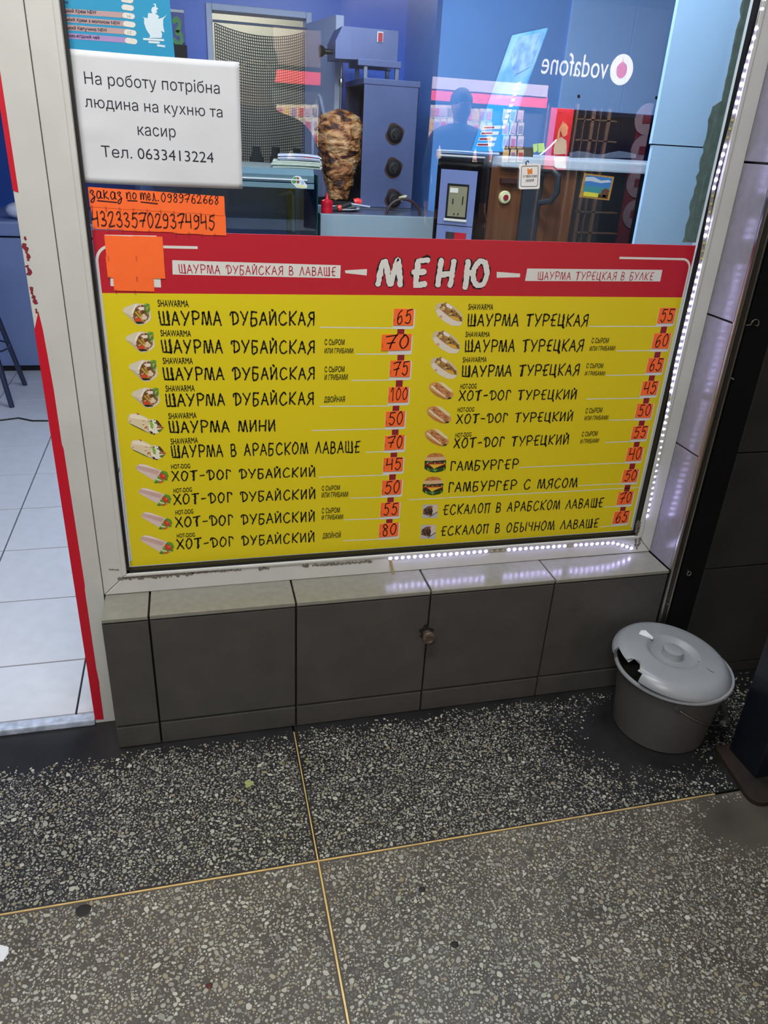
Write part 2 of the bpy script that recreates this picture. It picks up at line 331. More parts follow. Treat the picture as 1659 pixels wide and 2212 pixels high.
box('brass_strip', (GX - .0019, -9, -.02), (GX + .0019, GY - .0024, .0006), M['brass'], floor); box('brass_strip', (GX - .0015, GY + .0024, -.02), (GX + .0015, YB - .02, .0006), M['brass'], floor)
# marble chips, each its own small stone
def chip_mat():
    m = bpy.data.materials.new('marble_chip'); m.use_nodes = True; nt = m.node_tree; b = nt.nodes['Principled BSDF']
    g = nt.nodes.new('ShaderNodeNewGeometry'); r = nt.nodes.new('ShaderNodeValToRGB'); r.color_ramp.interpolation = 'LINEAR'
    oi = nt.nodes.new('ShaderNodeObjectInfo'); ad = nt.nodes.new('ShaderNodeMath'); ad.operation = 'ADD'; fr = nt.nodes.new('ShaderNodeMath'); fr.operation = 'FRACT'
    nt.links.new(g.outputs['Random Per Island'], ad.inputs[0]); nt.links.new(oi.outputs['Random'], ad.inputs[1]); nt.links.new(ad.outputs[0], fr.inputs[0])
    cs = ['403e3c', '656460', '85847d', '9a988d', '74746c', 'abaa9f', '857b60', '8f9486', 'b9b8ae', '6b6965']
    el = r.color_ramp.elements; el[0].color = (*lin(cs[0]), 1); el[1].color = (*lin(cs[-1]), 1)
    for i, c in enumerate(cs[1:-1]): e = el.new((i + 1) / (len(cs) - 1)); e.color = (*lin(c), 1)
    nt.links.new(fr.outputs[0], r.inputs[0]); nt.links.new(r.outputs[0], b.inputs['Base Color']); b.inputs['Roughness'].default_value = .38; return m
M['chip'] = chip_mat()
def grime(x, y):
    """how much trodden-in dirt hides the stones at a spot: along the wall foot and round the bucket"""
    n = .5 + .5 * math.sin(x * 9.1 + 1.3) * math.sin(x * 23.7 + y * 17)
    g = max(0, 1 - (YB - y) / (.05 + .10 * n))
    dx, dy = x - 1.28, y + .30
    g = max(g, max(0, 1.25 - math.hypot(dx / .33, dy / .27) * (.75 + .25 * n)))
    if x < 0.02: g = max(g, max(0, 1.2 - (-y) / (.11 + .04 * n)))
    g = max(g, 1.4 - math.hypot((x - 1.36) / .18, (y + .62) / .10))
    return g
def chips():
    cell = .012; grid = {}; out = []
    def ok(x, y, r):
        i, j = int(x // cell), int(y // cell)
        for a in (-1, 0, 1):
            for b in (-1, 0, 1):
                for (u, v, s) in grid.get((i + a, j + b), ()):
                    if (u - x) ** 2 + (v - y) ** 2 < (r + s) ** 2: return False
        grid.setdefault((i, j), []).append((x, y, r)); return True
    full = (-.42, 1.62, -1.12, -.02); wide = (-1.5, 2.3, -1.75, -.02)
    for (X0, X1, Y0, Y1), r, n in [(wide, .0054, 2600), (wide, .0044, 11000), (wide, .0034, 38000), (wide, .0026, 60000)] + [(full, r_, n_) for r_, n_ in ((.0026, 12000), (.0019, 60000), (.0013, 70000))]:
        for _ in range(n):
            x = rs.uniform(X0, X1); y = rs.uniform(Y0, Y1)
            if (y > YB - .004 and x > -.055) or abs(x - GX) < r + .004 or abs(y - GY) < r + .004: continue
            if math.hypot(x - 1.335, y + .283) < .115 or (x > 1.4 and -.6 < y < -.4): continue
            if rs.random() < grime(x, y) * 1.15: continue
            q = r * rs.uniform(.8, 1.25)
            if ok(x, y, q * .93): out.append((x, y, q))
    return out
def chip_poly(r):
    n = rs.choice((5, 6, 6, 7, 8)); a = rs.uniform(1, 1.75); t = rs.uniform(0, 6.28); ct, st = math.cos(t), math.sin(t); ph = rs.uniform(0, 6.28); P = []
    for i in range(n):
        q = ph + 2 * math.pi * (i + rs.uniform(-.3, .3)) / n; k = rs.uniform(.72, 1.05)
        x, y = r * k * math.cos(q) * a ** .5, r * k * math.sin(q) / a ** .5; P.append((x * ct - y * st, x * st + y * ct))
    return P
CH = chips(); CH.sort(key=lambda c: -c[2] ** 2 / ((c[0] - .3) ** 2 + (c[1] + 1.6) ** 2 + 1.9))
big = CH[:300]; rest = CH[300:]
def panel_of(x, y): return (tA if x < GX else tB) if y > GY else (tC if x < GX else tD)
for x, y, r in big:
    P = chip_poly(r * 1.12); H = .00045
    V = [(x + a, y + b, .0) for a, b in P] + [(x + a * .93, y + b * .93, H) for a, b in P]; n = len(P)
    obj('stone_chip', V, [tuple(range(n, 2 * n))] + [(i, (i + 1) % n, n + (i + 1) % n, n + i) for i in range(n)], M['chip'], panel_of(x, y))
for T in (tA, tB, tC, tD):
    V = []; F = []
    for x, y, r in rest:
        if panel_of(x, y) is not T: continue
        P = chip_poly(r * 1.12); n0 = len(V); n = len(P); H = .0003
        V += [(x + a, y + b, 0) for a, b in P] + [(x + a * .93, y + b * .93, H) for a, b in P]
        F += [tuple(range(n0 + n, n0 + 2 * n))] + [(n0 + i, n0 + (i + 1) % n, n0 + n + (i + 1) % n, n0 + n + i) for i in range(n)]
    o = obj('marble_chips', V, F, M['chip'], T); tag(o, kind='stuff')
ceil = box('ceiling', (-6, -9, 2.8), (6.5, .3, 2.9), M['dimgrey']); tag(ceil, kind='structure')

# ================================================================== SETTING: tiled base wall below the window
XR = 1.379
wall = empty('wall_front', (.66, -.05, 0), kind='structure')
box('backing', (-.05, YB + .012, 0), (XR, .12, ZS - .01), M['grout'], wall)
P0, PT = .047, .3332; J = .0045
cols = [(-.053, P0 - J / 2)] + [(P0 + i * PT + J / 2, P0 + (i + 1) * PT - J / 2) for i in range(3)] + [(P0 + 3 * PT + J / 2, XR - .003)]
zj = .066
for i, (a, b) in enumerate(cols):
    d = rs.uniform(-.0008, .0008)
    box('sill_tile', (a, YB - .001, ZS - .010), (b, -.004, ZS + rs.uniform(-.0005, .0005)), M['sill'], wall, .0015)
    box('face_tile', (a, YB + d, zj + .004), (b, YB + .012, ZS - .0145), M['tile'], wall, .0012)
    box('plinth_tile', (a, YB + d * .5 - .0005, .002), (b, YB + .012, zj - .003), M['tile'], wall, .0012)
box('end_tile', (-.0545, YB + .004, .002), (-.05, .0, ZS - .012), M['tile'], wall)

# ================================================================== SETTING: right pier and reveal
XP = 1.4075
pier = empty('wall_right', (1.6, -.06, 0), kind='structure')
box('backing', (XR + .012, YB + .012, 0), (2.6, .05, 2.8), M['black'], pier)
for z0, z1 in ((ZS + .001, .7), (.7045, 1.03), (1.0345, 1.36), (1.3645, 1.69), (1.6945, 2.02), (2.0245, 2.35)):
    box('reveal_tile', (XR, YB + .004, z0), (XR + .012, -.002, z1), M['reveal'], pier, .0012)
box('trim_strip', (XP + .005, YB - .002, 0), (XP + .075, YB + .013, 2.6), M['black'], pier)
for z0, z1 in ((.002, .035), (.039, .371), (.375, .709), (.713, 1.045), (1.049, 1.38), (1.384, 1.72), (1.724, 2.05)):
    for k in range(2):
        x0 = 1.485 + k * .336; box('pier_tile', (x0, YB - .004, z0), (x0 + .332, YB + .01, z1), M['ptile'], pier, .0012)
tr = MB()
for x, r, yy in ((XR + .007, .006, YB - .001), (XR + .024, .0035, YB - .003)):
    tr.tube([(x, yy, .0), (x, yy, 2.6)], r, 10)
tr.box((XR + .001, YB - .0005, 0), (XR + .028, YB + .006, 2.6))
t1 = tr.build('trim_1', M['chrome'], None, True); tag(t1, kind='structure')

# ================================================================== SETTING: window
win = empty('window_1', (.66, 0, ZS), kind='structure')
FY = -.0226; FL = -.0552; ZTOP = 2.3
def stile(name, pts): return MB().prism(pts, (0, .045, 0)).build(name, M['white'], win)
def bev_frame():
    gi = .004                               # glazing bead inside edge
    for name, a in (('frame_stile', [(FL, ZS + .001), (0, ZS + .0545), (0, ZTOP), (FL, ZTOP)]), ('frame_stile', [(XR, ZS + .001), (XR, ZTOP), (WX, ZTOP), (WX, ZS + .0545)]), ('frame_rail', [(FL + .0008, ZS + .0005), (XR - .0008, ZS + .0005), (WX - .0006, ZS + .0535), (.0006, ZS + .0535)])):
        o = MB().prism([(x, FY, z) for x, z in a], (0, .05, 0)).build(name, M['white'], win)
        md = o.modifiers.new('bevel', 'BEVEL'); md.width = .0022; md.segments = 2
bev_frame()
for nm, a, b in (('glazing_bead', (-.0105, FY - .0035, ZS + .05), (-.001, FY, ZTOP)), ('glazing_bead', (WX + .001, FY - .0035, ZS + .05), (WX + .0105, FY, ZTOP)), ('glazing_bead', (-.008, FY - .0035, ZS + .0475), (WX + .008, FY, ZS + .0535))):
    box(nm, a, b, M['white'], win, .0012)
GB = .006
for a, b in (((-.0005, -.0195, ZS + .054), (GB, -.004, ZTOP)), ((WX - .006, -.0195, ZS + .054), (WX + .0005, -.004, ZTOP)), ((0, -.0195, ZS + .0535), (WX, -.004, ZS + .054 + .007))):
    box('gasket', a, b, M['gasket'], win)
gp = box('glass_pane', (-.0, .001, ZS + .05), (WX, .0016, ZTOP), M['clear'], win)
# old glue where a strip of lights once sat
def residue(pts, hw, seed, y=FY - .0009, n='glue_residue', m=None, par=None):
    V, F = ribbon([(at(*p, y)[0], at(*p, y)[2]) for p in pts], hw, 1.9, random.Random(seed), True)
    return obj(n, [(a, y, b) for a, b in V], F, m or M['residue'], par if par is not None else win)
residue([(256, 1250), (300, 1247), (360, 1243), (415, 1239)], .0036, 3); residue([(415, 1238), (470, 1234), (520, 1231)], .002, 4); residue([(560, 1229), (580, 1227)], .003, 5); residue([(655, 1222), (665, 1221)], .004, 6)
residue([(676, 1221), (740, 1217), (803, 1213)], .0028, 8); residue([(1380, 1125), (1384, 1160), (1376, 1185)], .004, 9); residue([(1376, 1130), (1372, 1180)], .0028, 10); residue([(236, 1230), (256, 1231)], .0012, 11)
# peeling sealant strip at the right edge of the glass
fs = []
for i in range(40):
    z = 1.19 + i * .0125; fs.append((WX - .042 + rs.uniform(-.004, .003) + (.017 if z > 1.47 else 0), z))
MB().prism([(x, .0025, z) for x, z in fs] + [(WX - .008, .0025, fs[-1][1]), (WX - .008, .0025, fs[0][1])], (0, .001, 0)).build('sealant_strip', mat('grey_green_sealant', '66807f', .6, noise=.2, nscale=60), win)

# ================================================================== SETTING: doorway at the left
d1 = empty('door_1', (-.086, 0, 0), kind='structure')
dp = box('door_post', (-.117, FY + .001, .0), (FL - .0014, .03, 2.35), M['white'], d1, .002)
box('threshold', (-1.3, -.03, 0), (-.117, .0, .019), mat('worn_pale_paint', 'a9b4c8', .6, noise=.35, nscale=45), d1, .004)
tp = [(-.117, .012), (-.0965, .010), (-.0955, .1), (-.0945, .13), (-.0965, .17), (-.096, .4), (-.0945, .41), (-.0965, .75), (-.0985, .76), (-.0985, .88), (-.102, 1.0), (-.105, 1.035), (-.117, 1.0)]
MB().prism([(x, FY + .0002, z) for x, z in tp], (0, .0007, 0)).build('red_tape', M['tape'], d1)
MB().prism([(x, FY + .0002, z) for x, z in ((-.117, 1.25), (-.108, 1.247), (-.108, 1.6), (-.117, 1.6))], (0, .0007, 0)).build('red_tape', M['tape'], d1)
box('red_tape', (-.1178, FY + .003, .02), (-.1169, .028, 1.0), M['tape'], d1)
for k, (a, hw) in enumerate((([(54, 512), (55, 518)], .0014), ([(52, 528), (58, 545), (60, 560)], .0035), ([(60, 575), (63, 592)], .003), ([(66, 622), (72, 640), (76, 655)], .0028), ([(79, 668), (80, 676)], .0015))):
    residue(a, hw, 20 + k, FY + .0003, 'tape_scrap', mat('old_red_glue', '7d1c30', .7), d1)
# ================================================================== SETTING: inside of the kiosk
kf = empty('floor_inside', (0, 1.5, 0), kind='structure')
box('screed', (-2.4, .0, -.02), (3.2, 5.2, .012), M['igrout'], kf)
me0 = None
for i in range(-6, 8):
    for j in range(10):
        x0 = -.164 + i * .334 + .0025; y0 = .227 + (j - 1) * .331 + .0025
        if x0 > 1.6 or (i < -3 and j < 2): continue
        if me0 is None: o = MB().box((0, 0, 0), (.329, .326, .009), .0012).build('floor_tile', M['itile'], kf); me0 = o.data
        else: o = link('floor_tile', me0, None, kf)
        o.matrix_parent_inverse = Matrix.Translation(-kf.location); o.location = (x0, y0 if j else .002, .0115)
        if j == 0: o.scale = (1, .68, 1)
def struct(name, a, b, m): return tag(box(name, a, b, m), kind='structure')
struct('ceiling_inside', (-2.4, .03, 2.45), (3.2, 5.2, 2.52), mat('white_ceiling_paint', 'c9d2dd', .8))
struct('wall_left', (-2.5, .03, .012), (-2.4, 5.2, 2.45), M['blue'])
wb = empty('wall_back', (.6, 3.15, 0), kind='structure')
DX0, DX1, DZ = .375, .862, 1.9
for a, b in (((.10, 3.1, .02), (DX0 - .03, 3.2, 2.45)), ((DX1 + .03, 3.1, .02), (3.2, 3.2, 2.45)), ((DX0 - .03, 3.1, DZ + .03), (DX1 + .03, 3.2, 2.45))): box('wall_panel', a, b, M['blue'], wb)
box('wall_panel', (-2.4, 5.1, .02), (.1, 5.2, 2.45), M['blue'], wb); box('wall_panel', (.09, 3.2, .02), (.16, 5.1, 2.45), M['blue'], wb)
pb = empty('wall_right_inside', (2.2, 2.5, 0), kind='structure')
cz = 1.541
box('wall_panel', (1.415, 2.45, .02), (2.07, 3.1, 2.45), M['steelblue'], pb)
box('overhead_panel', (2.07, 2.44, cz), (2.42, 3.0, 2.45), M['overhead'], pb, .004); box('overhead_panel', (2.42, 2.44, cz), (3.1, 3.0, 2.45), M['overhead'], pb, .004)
box('niche_back', (2.07, 3.0, .02), (3.15, 3.06, 2.45), M['navy'], pb); box('side_panel', (3.1, .3, .02), (3.2, 3.1, 2.45), M['navy'], pb)
for p in ((1250, 208), (1418, 211)):
    q = at(*p, 2.437); MB().lathe([(0, -.004), (.006, -.003), (.008, 0)], q, 12, 'y').build('screw', M['dark'], pb)
pc = empty('column_inside', (1.45, .3, 0), kind='structure')
box('column_panel', (1.436, .45, .02), (2.0, .462, 1.388), M['paleblue'], pc); box('column_panel', (1.430, .449, 1.391), (2.0, .462, 2.45), M['paleblue'], pc)
# room behind the mesh
st = empty('wall_store', (.6, 4, 0), kind='structure')
box('wall_panel', (.16, 5.0, .02), (1.6, 5.1, 2.4), mat('store_wall', '8e9084', .8), st); box('wall_panel', (1.55, 3.2, .02), (1.6, 5.0, 2.4), mat('store_wall', '8e9084', .8), st)
# ------------------------------------------------ opposite side of the passage
wo = empty('wall_opposite', (3, -7, 0), kind='structure')
box('wall_panel', (-6, -7.6, 0), (6.5, -7.5, 2.8), mat('dark_passage_wall', '0d0c0c', .8), wo)
def mir(px, py, D=7.0):
    p = at(px, py, D); return np.array([p[0], -p[1], p[2]])

# ================================================================== MENU BOARD
Y0 = -.0030
menu = empty('menu_board', (WX / 2, Y0, .44), 'red and yellow printed menu board filling the lower half of the shop window', 'menu')
box('yellow_field', (.0075, Y0, .4415), (WX - .010, .0008, ZM), M['yellow'], menu)
box('header_field', (.0075, Y0, ZM), (WX - .010, .0008, ZT), M['red'], menu)
YP = Y0 - .0003; YK = Y0 - .0006; YT = Y0 - .0009
def outline(name, pts, hw, y, m, par):
    V = []; F = []
    pts = [np.array(p, float) for p in pts]
    for i, p in enumerate(pts):
        t = pts[min(i + 1, len(pts) - 1)] - pts[max(i - 1, 0)]; t /= np.linalg.norm(t); n = np.array([-t[1], t[0]])
        V += [p + n * hw, p - n * hw]
        if i: k = 2 * i; F.append((k - 2, k - 1, k + 1, k))
    return obj(name, [(a, y, b) for a, b in V], F, m, par)
def arc(cx, cz_, r, a0, a1, n=10): return [(cx + r * math.cos(math.radians(a0 + (a1 - a0) * i / n)), cz_ + r * math.sin(math.radians(a0 + (a1 - a0) * i / n))) for i in range(n + 1)]
def xz(px, py): p = at(px, py, YP); return (p[0], p[2])
a = xz(427, 535); b = xz(218, 640); c = xz(281, 1212)
outline('white_outline', [a] + arc(b[0] + .03, a[1] - .03, .03, 90, 180) + [(b[0], c[1])], .0026, YP, M['pwhite'], menu)
a = xz(1338, 557); b = xz(1475, 643); c = xz(1366, 1139)
outline('white_outline', [a] + arc(b[0] - .022, a[1] - .022, .022, 90, 0) + [(b[0], c[1])], .0024, YP, M['pwhite'], menu)
quadpx('white_banner', [(372, 562), (736, 573), (735, 601), (373, 593)], YP, M['pwhite'], menu)
quadpx('white_banner', [(1139, 580), (1431, 583), (1426, 608), (1134, 607)], YP, M['pwhite'], menu)
quadpx('white_dash', [(745, 584), (793, 581), (792, 595), (746, 590)], YP, M['pwhite'], menu)
quadpx('white_dash', [(1073, 587), (1124, 591), (1123, 599), (1073, 600)], YP, M['pwhite'], menu)
def sline(text, xl, yl, xr, yr, top, m=None, par=None, y=YK, **k):
    L, R = at(xl, yl, y), at(xr, yr, y)
    return line_of('lettering', text, L, R, (at(xl, top, y)[2] - L[2]) * (1 if par is not None or m is not None else .86 if text.startswith('ХОТ') else .92), y, m or M['ink'], par or menu, **k)
sline('ШАУРМА ДУБАЙСКАЯ В ЛАВАШЕ', 387, 590, 725, 596, 571, M['redink'], hw=.055, rag=.5, seed=3)
sline('ШАУРМА ТУРЕЦКАЯ В БУЛКЕ', 1161, 604, 1410, 605, 587, M['redink'], hw=.05, rag=.5, seed=4)
# МЕНЮ in rough white brush strokes with black edges
L, R = at(816, 616, YP), at(1048, 618, YP); H = at(816, 560, YP)[2] - L[2]
GM = dict(GL); GL['М'] = '.95|0,.02 .14,.9 .3,.92|.28,.9 .5,.05 .58,.04|.55,.04 .78,1.0|.76,1 .84,.95 .98,.0'
line_of('title_shadow', 'МЕНЮ', L, R, H, YP, M['ink'], menu, hw=.145, rag=.45, seed=11, track=.45)
line_of('title', 'МЕНЮ', L, R, H, YK - .0004, M['pwhite'], menu, hw=.108, rag=.4, seed=11, track=.45, merge=True)
GL['М'] = GM['М']
SD, ST = 'ШАУРМА ДУБАЙСКАЯ', 'ШАУРМА ТУРЕЦКАЯ'; HD, HT = 'ХОТ-ДОГ ДУБАЙСКИЙ', 'ХОТ-ДОГ ТУРЕЦКИЙ'
ROWS = [  # text, baseline left, baseline right, top of capitals at left
 (SD, 345, 702, 679, 702, 670), (SD, 350, 762, 679, 763, 732), (SD, 354, 821, 679, 819, 792), (SD, 359, 878, 677, 873, 849), ('ШАУРМА МИНИ', 366, 935, 595, 931, 908), ('ШАУРМА В АРАБСКОМ ЛАВАШЕ', 371, 989, 777, 977, 961),
 (HD, 372, 1039, 681, 1029, 1015), (HD, 376, 1090, 681, 1077, 1065), (HD, 380, 1139, 680, 1126, 1114), (HD, 383, 1186, 679, 1170, 1162),
 (ST, 1009, 704, 1268, 704, 676), (ST, 1003, 760, 1258, 758, 733), (ST, 997, 814, 1249, 810, 788), (HT, 991, 865, 1244, 862, 841), (HT, 986, 915, 1236, 909, 892), (HT, 980, 968, 1227, 959, 944),
 ('ГАМБУРГЕР', 972, 1017, 1118, 1012, 995), ('ГАМБУРГЕР С МЯСОМ', 968, 1063, 1245, 1052, 1041), ('ЕСКАЛОП В АРАБСКОМ ЛАВАШЕ', 957, 1112, 1301, 1095, 1090), ('ЕСКАЛОП В ОБЫЧНОМ ЛАВАШЕ', 952, 1157, 1291, 1139, 1136)]
for i, (t, xl, yl, xr, yr, tp_) in enumerate(ROWS): sline(t, xl, yl, xr, yr, tp_, hw=.062, rag=.95, seed=100 + i)
CAPS = [('SHAWARMA', 341, 662, 408, 663, 647), ('SHAWARMA', 347, 726, 413, 727, 712), ('SHAWARMA', 352, 786, 417, 786, 772), ('SHAWARMA', 358, 846, 421, 845, 832), ('SHAWARMA', 364, 905, 425, 903, 892), ('SHAWARMA', 369, 960, 428, 957, 947),
 ('HOT-DOG', 370, 1013, 411, 1011, 1003), ('HOT-DOG', 375, 1065, 415, 1062, 1055), ('HOT-DOG', 379, 1112, 418, 1109, 1102), ('HOT-DOG', 382, 1162, 421, 1159, 1153),
 ('SHAWARMA', 1011, 669, 1065, 669, 656), ('SHAWARMA', 1005, 728, 1058, 728, 716), ('SHAWARMA', 999, 783, 1051, 782, 771), ('HOT-DOG', 994, 840, 1029, 839, 829), ('HOT-DOG', 988, 890, 1024, 889, 880), ('HOT-DOG', 983, 945, 1018, 943, 935)]
for t, *k in CAPS: tline_px('caption', t, *k, YK, M['ink'], menu)
NOTES = [('С СЫРОМ', 701, 745, 744, 745, 733), ('ИЛИ ГРИБАМИ', 701, 763, 763, 763, 752), ('С СЫРОМ', 701, 804, 744, 803, 792), ('И ГРИБАМИ', 701, 821, 751, 820, 809), ('ДВОЙНАЯ', 700, 869, 745, 868, 857),
 ('С СЫРОМ', 695, 1060, 734, 1058, 1050), ('ИЛИ ГРИБАМИ', 695, 1075, 752, 1073, 1064), ('С СЫРОМ', 695, 1109, 734, 1107, 1098), ('И ГРИБАМИ', 695, 1123, 741, 1121, 1113), ('ДВОЙНОЙ', 697, 1163, 736, 1161, 1152),
 ('С СЫРОМ', 1277, 741, 1314, 741, 730), ('ИЛИ ГРИБАМИ', 1273, 758, 1328, 757, 748), ('С СЫРОМ', 1266, 795, 1302, 795, 785), ('И ГРИБАМИ', 1263, 811, 1306, 811, 802), ('С СЫРОМ', 1264, 893, 1300, 891, 882), ('ИЛИ ГРИБАМИ', 1262, 908, 1313, 906, 899), ('С СЫРОМ', 1256, 943, 1290, 941, 933), ('И ГРИБАМИ', 1253, 958, 1293, 956, 949)]
for t, *k in NOTES: tline_px('note', t, *k, YK, M['ink'], menu)
LINES = [(691, 707, 867, 709), (769, 765, 864, 765), (760, 822, 850, 821), (691, 878, 840, 877), (674, 930, 849, 926), (791, 977, 844, 975), (688, 1031, 840, 1026), (756, 1076, 838, 1074), (743, 1123, 835, 1120), (742, 1168, 831, 1164),
 (1272, 705, 1433, 705), (1332, 758, 1429, 757), (1309, 811, 1417, 809), (1266, 862, 1397, 860), (1316, 908, 1393, 906), (1307, 956, 1381, 953), (1120, 1010, 1370, 999), (1250, 1049, 1358, 1044), (1305, 1095, 1346, 1093), (1296, 1138, 1342, 1135), (882, 1080, 1383, 1053)]
for x0, y0, x1, y1 in LINES: outline('rule_line', [xz(x0, y0), xz(x1, y1)], .0012, YP + .0001, M['pwhite'], menu)
# ---- food pictures printed on the board
def blob(cx, cy, rx, ry, rot=0, n=14, wob=.0, seed=0):
    r_ = random.Random(seed); c_, s_ = math.cos(rot), math.sin(rot); P = []
    for i in range(n):
        k = 1 + r_.uniform(-wob, wob); u, v = rx * k * math.cos(2 * math.pi * i / n), ry * k * math.sin(2 * math.pi * i / n); P.append((cx + u * c_ - v * s_, cy + u * s_ + v * c_))
    return P
def scatter(poly, cols, n, r, seed):
    r_ = random.Random(seed); xs = [p[0] for p in poly]; ys = [p[1] for p in poly]; out = []
    def inside(x, y):
        c_ = False; j = len(poly) - 1
        for i in range(len(poly)):
            (xi, yi), (xj, yj) = poly[i], poly[j]
            if (yi > y) != (yj > y) and x < (xj - xi) * (y - yi) / (yj - yi) + xi: c_ = not c_
            j = i
        return c_
    while len(out) < n:
        x, y = r_.uniform(min(xs), max(xs)), r_.uniform(min(ys), max(ys))
        if inside(x, y): out.append((r_.choice(cols), blob(x, y, r * r_.uniform(.6, 1.5), r * r_.uniform(.4, 1), r_.uniform(0, 3), 7, .3, r_.random())))
    return out
def cone_wrap():
    w = [(0, .68), (.06, .8), (.2, .88), (.38, .97), (.5, 1), (.93, .92), (.98, .5), (1, .35), (.95, .22), (.8, .08), (.6, 0), (.45, .06), (.2, .38), (.02, .6)]; f_ = [(.36, .5), (.44, .78), (.56, .9), (.75, .92), (.88, .78), (.92, .5), (.88, .28), (.7, .1), (.5, .1), (.4, .2)]
    g = [(.74, .88), (.82, .98), (.93, .97), (.95, .7), (.9, .45), (.84, .5), (.78, .7)]
    return [('d8cfba', w), ('c2b59a', [(.02, .6), (.2, .38), (.45, .06), (.4, .25), (.22, .5)]), ('efe8d6', [(.35, .5), (.45, .84), (.52, .97), (.43, .93), (.3, .6)]), ('7a5030', f_), ('5c8a34', g)] + scatter(f_, ['b07c48', '8a5a34', 'c99a60', '5a3a20', 'd0ab78'], 30, .05, 1) + scatter(g, ['3f6b22', '7aa84a'], 8, .05, 2) + [
     ('e9ddd0', [(.52, .82), (.74, .84), (.75, .7), (.6, .68)]), ('dcc9ad', [(.62, .42), (.74, .55), (.87, .36), (.8, .26), (.68, .28)]), ('c8a640', [(.42, .6), (.46, .64), (.66, .34), (.62, .3)]), ('b89a38', [(.5, .66), (.54, .68), (.7, .42), (.66, .38)]), ('cf4a2a', [(.42, .28), (.5, .36), (.64, .3), (.66, .2), (.5, .16), (.43, .2)]), ('26301a', [(.43, .18), (.66, .17), (.74, .1), (.55, .07), (.47, .1)])]
def roll_wrap():
    b_ = [(0, .62), (.02, .9), (.06, .98), (.26, 1), (.42, .88), (.6, .72), (.74, .72), (.62, .3), (.6, .05), (.4, .25), (.2, .42), (.03, .56)]; e = [(.58, .5), (.62, .7), (.74, .74), (.82, .6), (.9, .38), (.86, .14), (.72, 0), (.62, .06), (.57, .25)]
    return [('3f5a26', [(0, .6), (.2, .62), (.5, .3), (.62, .04), (.4, .2), (.1, .46)]), ('e0d0ac', b_), ('f0e6cc', [(.05, .8), (.08, .95), (.25, .97), (.5, .78), (.6, .62), (.4, .7)])] + scatter(b_, ['c98a50', 'b4683a', 'c07a48'], 12, .04, 4) + [('efe9da', e), ('55202c', [(.76, .7), (.82, .66), (.93, .42), (.86, .4), (.78, .5)]), ('8ab83f', [(.59, .6), (.64, .68), (.72, .4), (.68, .26), (.62, .34)]), ('3a1c18', [(.6, .2), (.68, .12), (.76, .04), (.72, 0), (.62, .06)])] + scatter(e, ['fbf8ef', 'd8dcc0', '5d7a30'], 10, .04, 5) + [('b0613a', [(.78, .36), (.92, .42), (1, .33), (.9, .28), (.8, .28)]), ('efe0c8', [(.78, .3), (.9, .31), (.92, .27), (.8, .24)]), ('4f7a28', [(.8, .22), (.88, .26), (.96, .28), (.88, .14), (.82, .14)])]
def dog_roll():
    b_ = [(0, .78), (.04, .92), (.14, 1), (.3, .96), (.8, .64), (.88, .5), (.74, .2), (.6, .1), (.4, .3), (.04, .68)]; L_ = [('dcc6c0', b_), ('ece0da', [(.1, .97), (.3, .94), (.8, .62), (.84, .55), (.3, .84), (.08, .9)])]
    for k in range(16):
        t = .08 + k * .042; L_.append(('b5604a', [(t, .97 - t * .42), (t + .014, .965 - t * .42), (t - .055, .80 - t * .50), (t - .07, .80 - t * .50)]))
    g = [(.76, .6), (.84, .66), (.96, .58), (1, .4), (.97, .22), (.88, .12), (.74, .02), (.6, .0), (.59, .18), (.66, .28)]
    return L_ + [('5f9a36', g)] + scatter(g, ['7fbb4c', '3d7a24', 'a9cf6a'], 14, .05, 7) + [('c9432a', blob(.82, .36, .1, .17, .3)), ('e0704a', blob(.85, .4, .04, .06, .3)), ('cf5a34', blob(.76, .1, .07, .08, 0)), ('e6eccb', [(.62, .26), (.78, .17), (.79, .11), (.63, .2)]), ('8cc04a', [(.6, .22), (.72, .14), (.72, .1), (.6, .17)])]
def bun_wrap():
    o = blob(.5, .5, .58, .33, -.62, 24); f_ = [(.14, .72), (.25, .88), (.4, .95), (.62, .74), (.85, .5), (.98, .3), (.97, .2), (.8, .22), (.55, .36), (.35, .52)]
    return [('cbbd9a', o), ('ded4c4', [(.02, .62), (.14, .72), (.35, .52), (.55, .36), (.8, .22), (.97, .2), (.95, .1), (.85, .03), (.6, .04), (.3, .22), (.1, .42)]), ('9a7442', f_)] + scatter(f_, ['c9a04a', '7d5128', 'd9c07a', 'b0603c', '4c3a1c', 'e3d3a8'], 30, .045, 9) + [('e8dede', [(.38, .88), (.44, .92), (.63, .76), (.6, .68), (.42, .76)]), ('d8a93a', [(.5, .42), (.7, .4), (.9, .28), (.86, .22), (.66, .28)]), ('cdb56a', [(.2, .72), (.34, .74), (.34, .66), (.22, .64)]), ('d2a08a', blob(.2, .4, .06, .05))]
def hot_dog():
    o = blob(.5, .5, .58, .34, -.6, 24); f_ = [(.14, .9), (.3, .92), (.9, .4), (.95, .2), (.85, .08), (.55, .34), (.2, .7)]
    return [('cf9a5c', o), ('b9793c', [(.03, .6), (.1, .45), (.35, .2), (.6, .06), (.8, .04), (.55, .2), (.25, .42)]), ('e9dcbc', [(.06, .72), (.12, .78), (.5, .42), (.75, .16), (.66, .16), (.35, .42)]), ('e3d6ae', [(.35, .98), (.6, .9), (.95, .55), (.98, .4), (.8, .52), (.5, .82)]), ('c07a50', f_)] + scatter(f_, ['c2a04e', '9c4a30', 'd88a6a', '7d8c34', 'e0c27a'], 26, .045, 12) + [('33461c', blob(.84, .12, .09, .05, .3))]
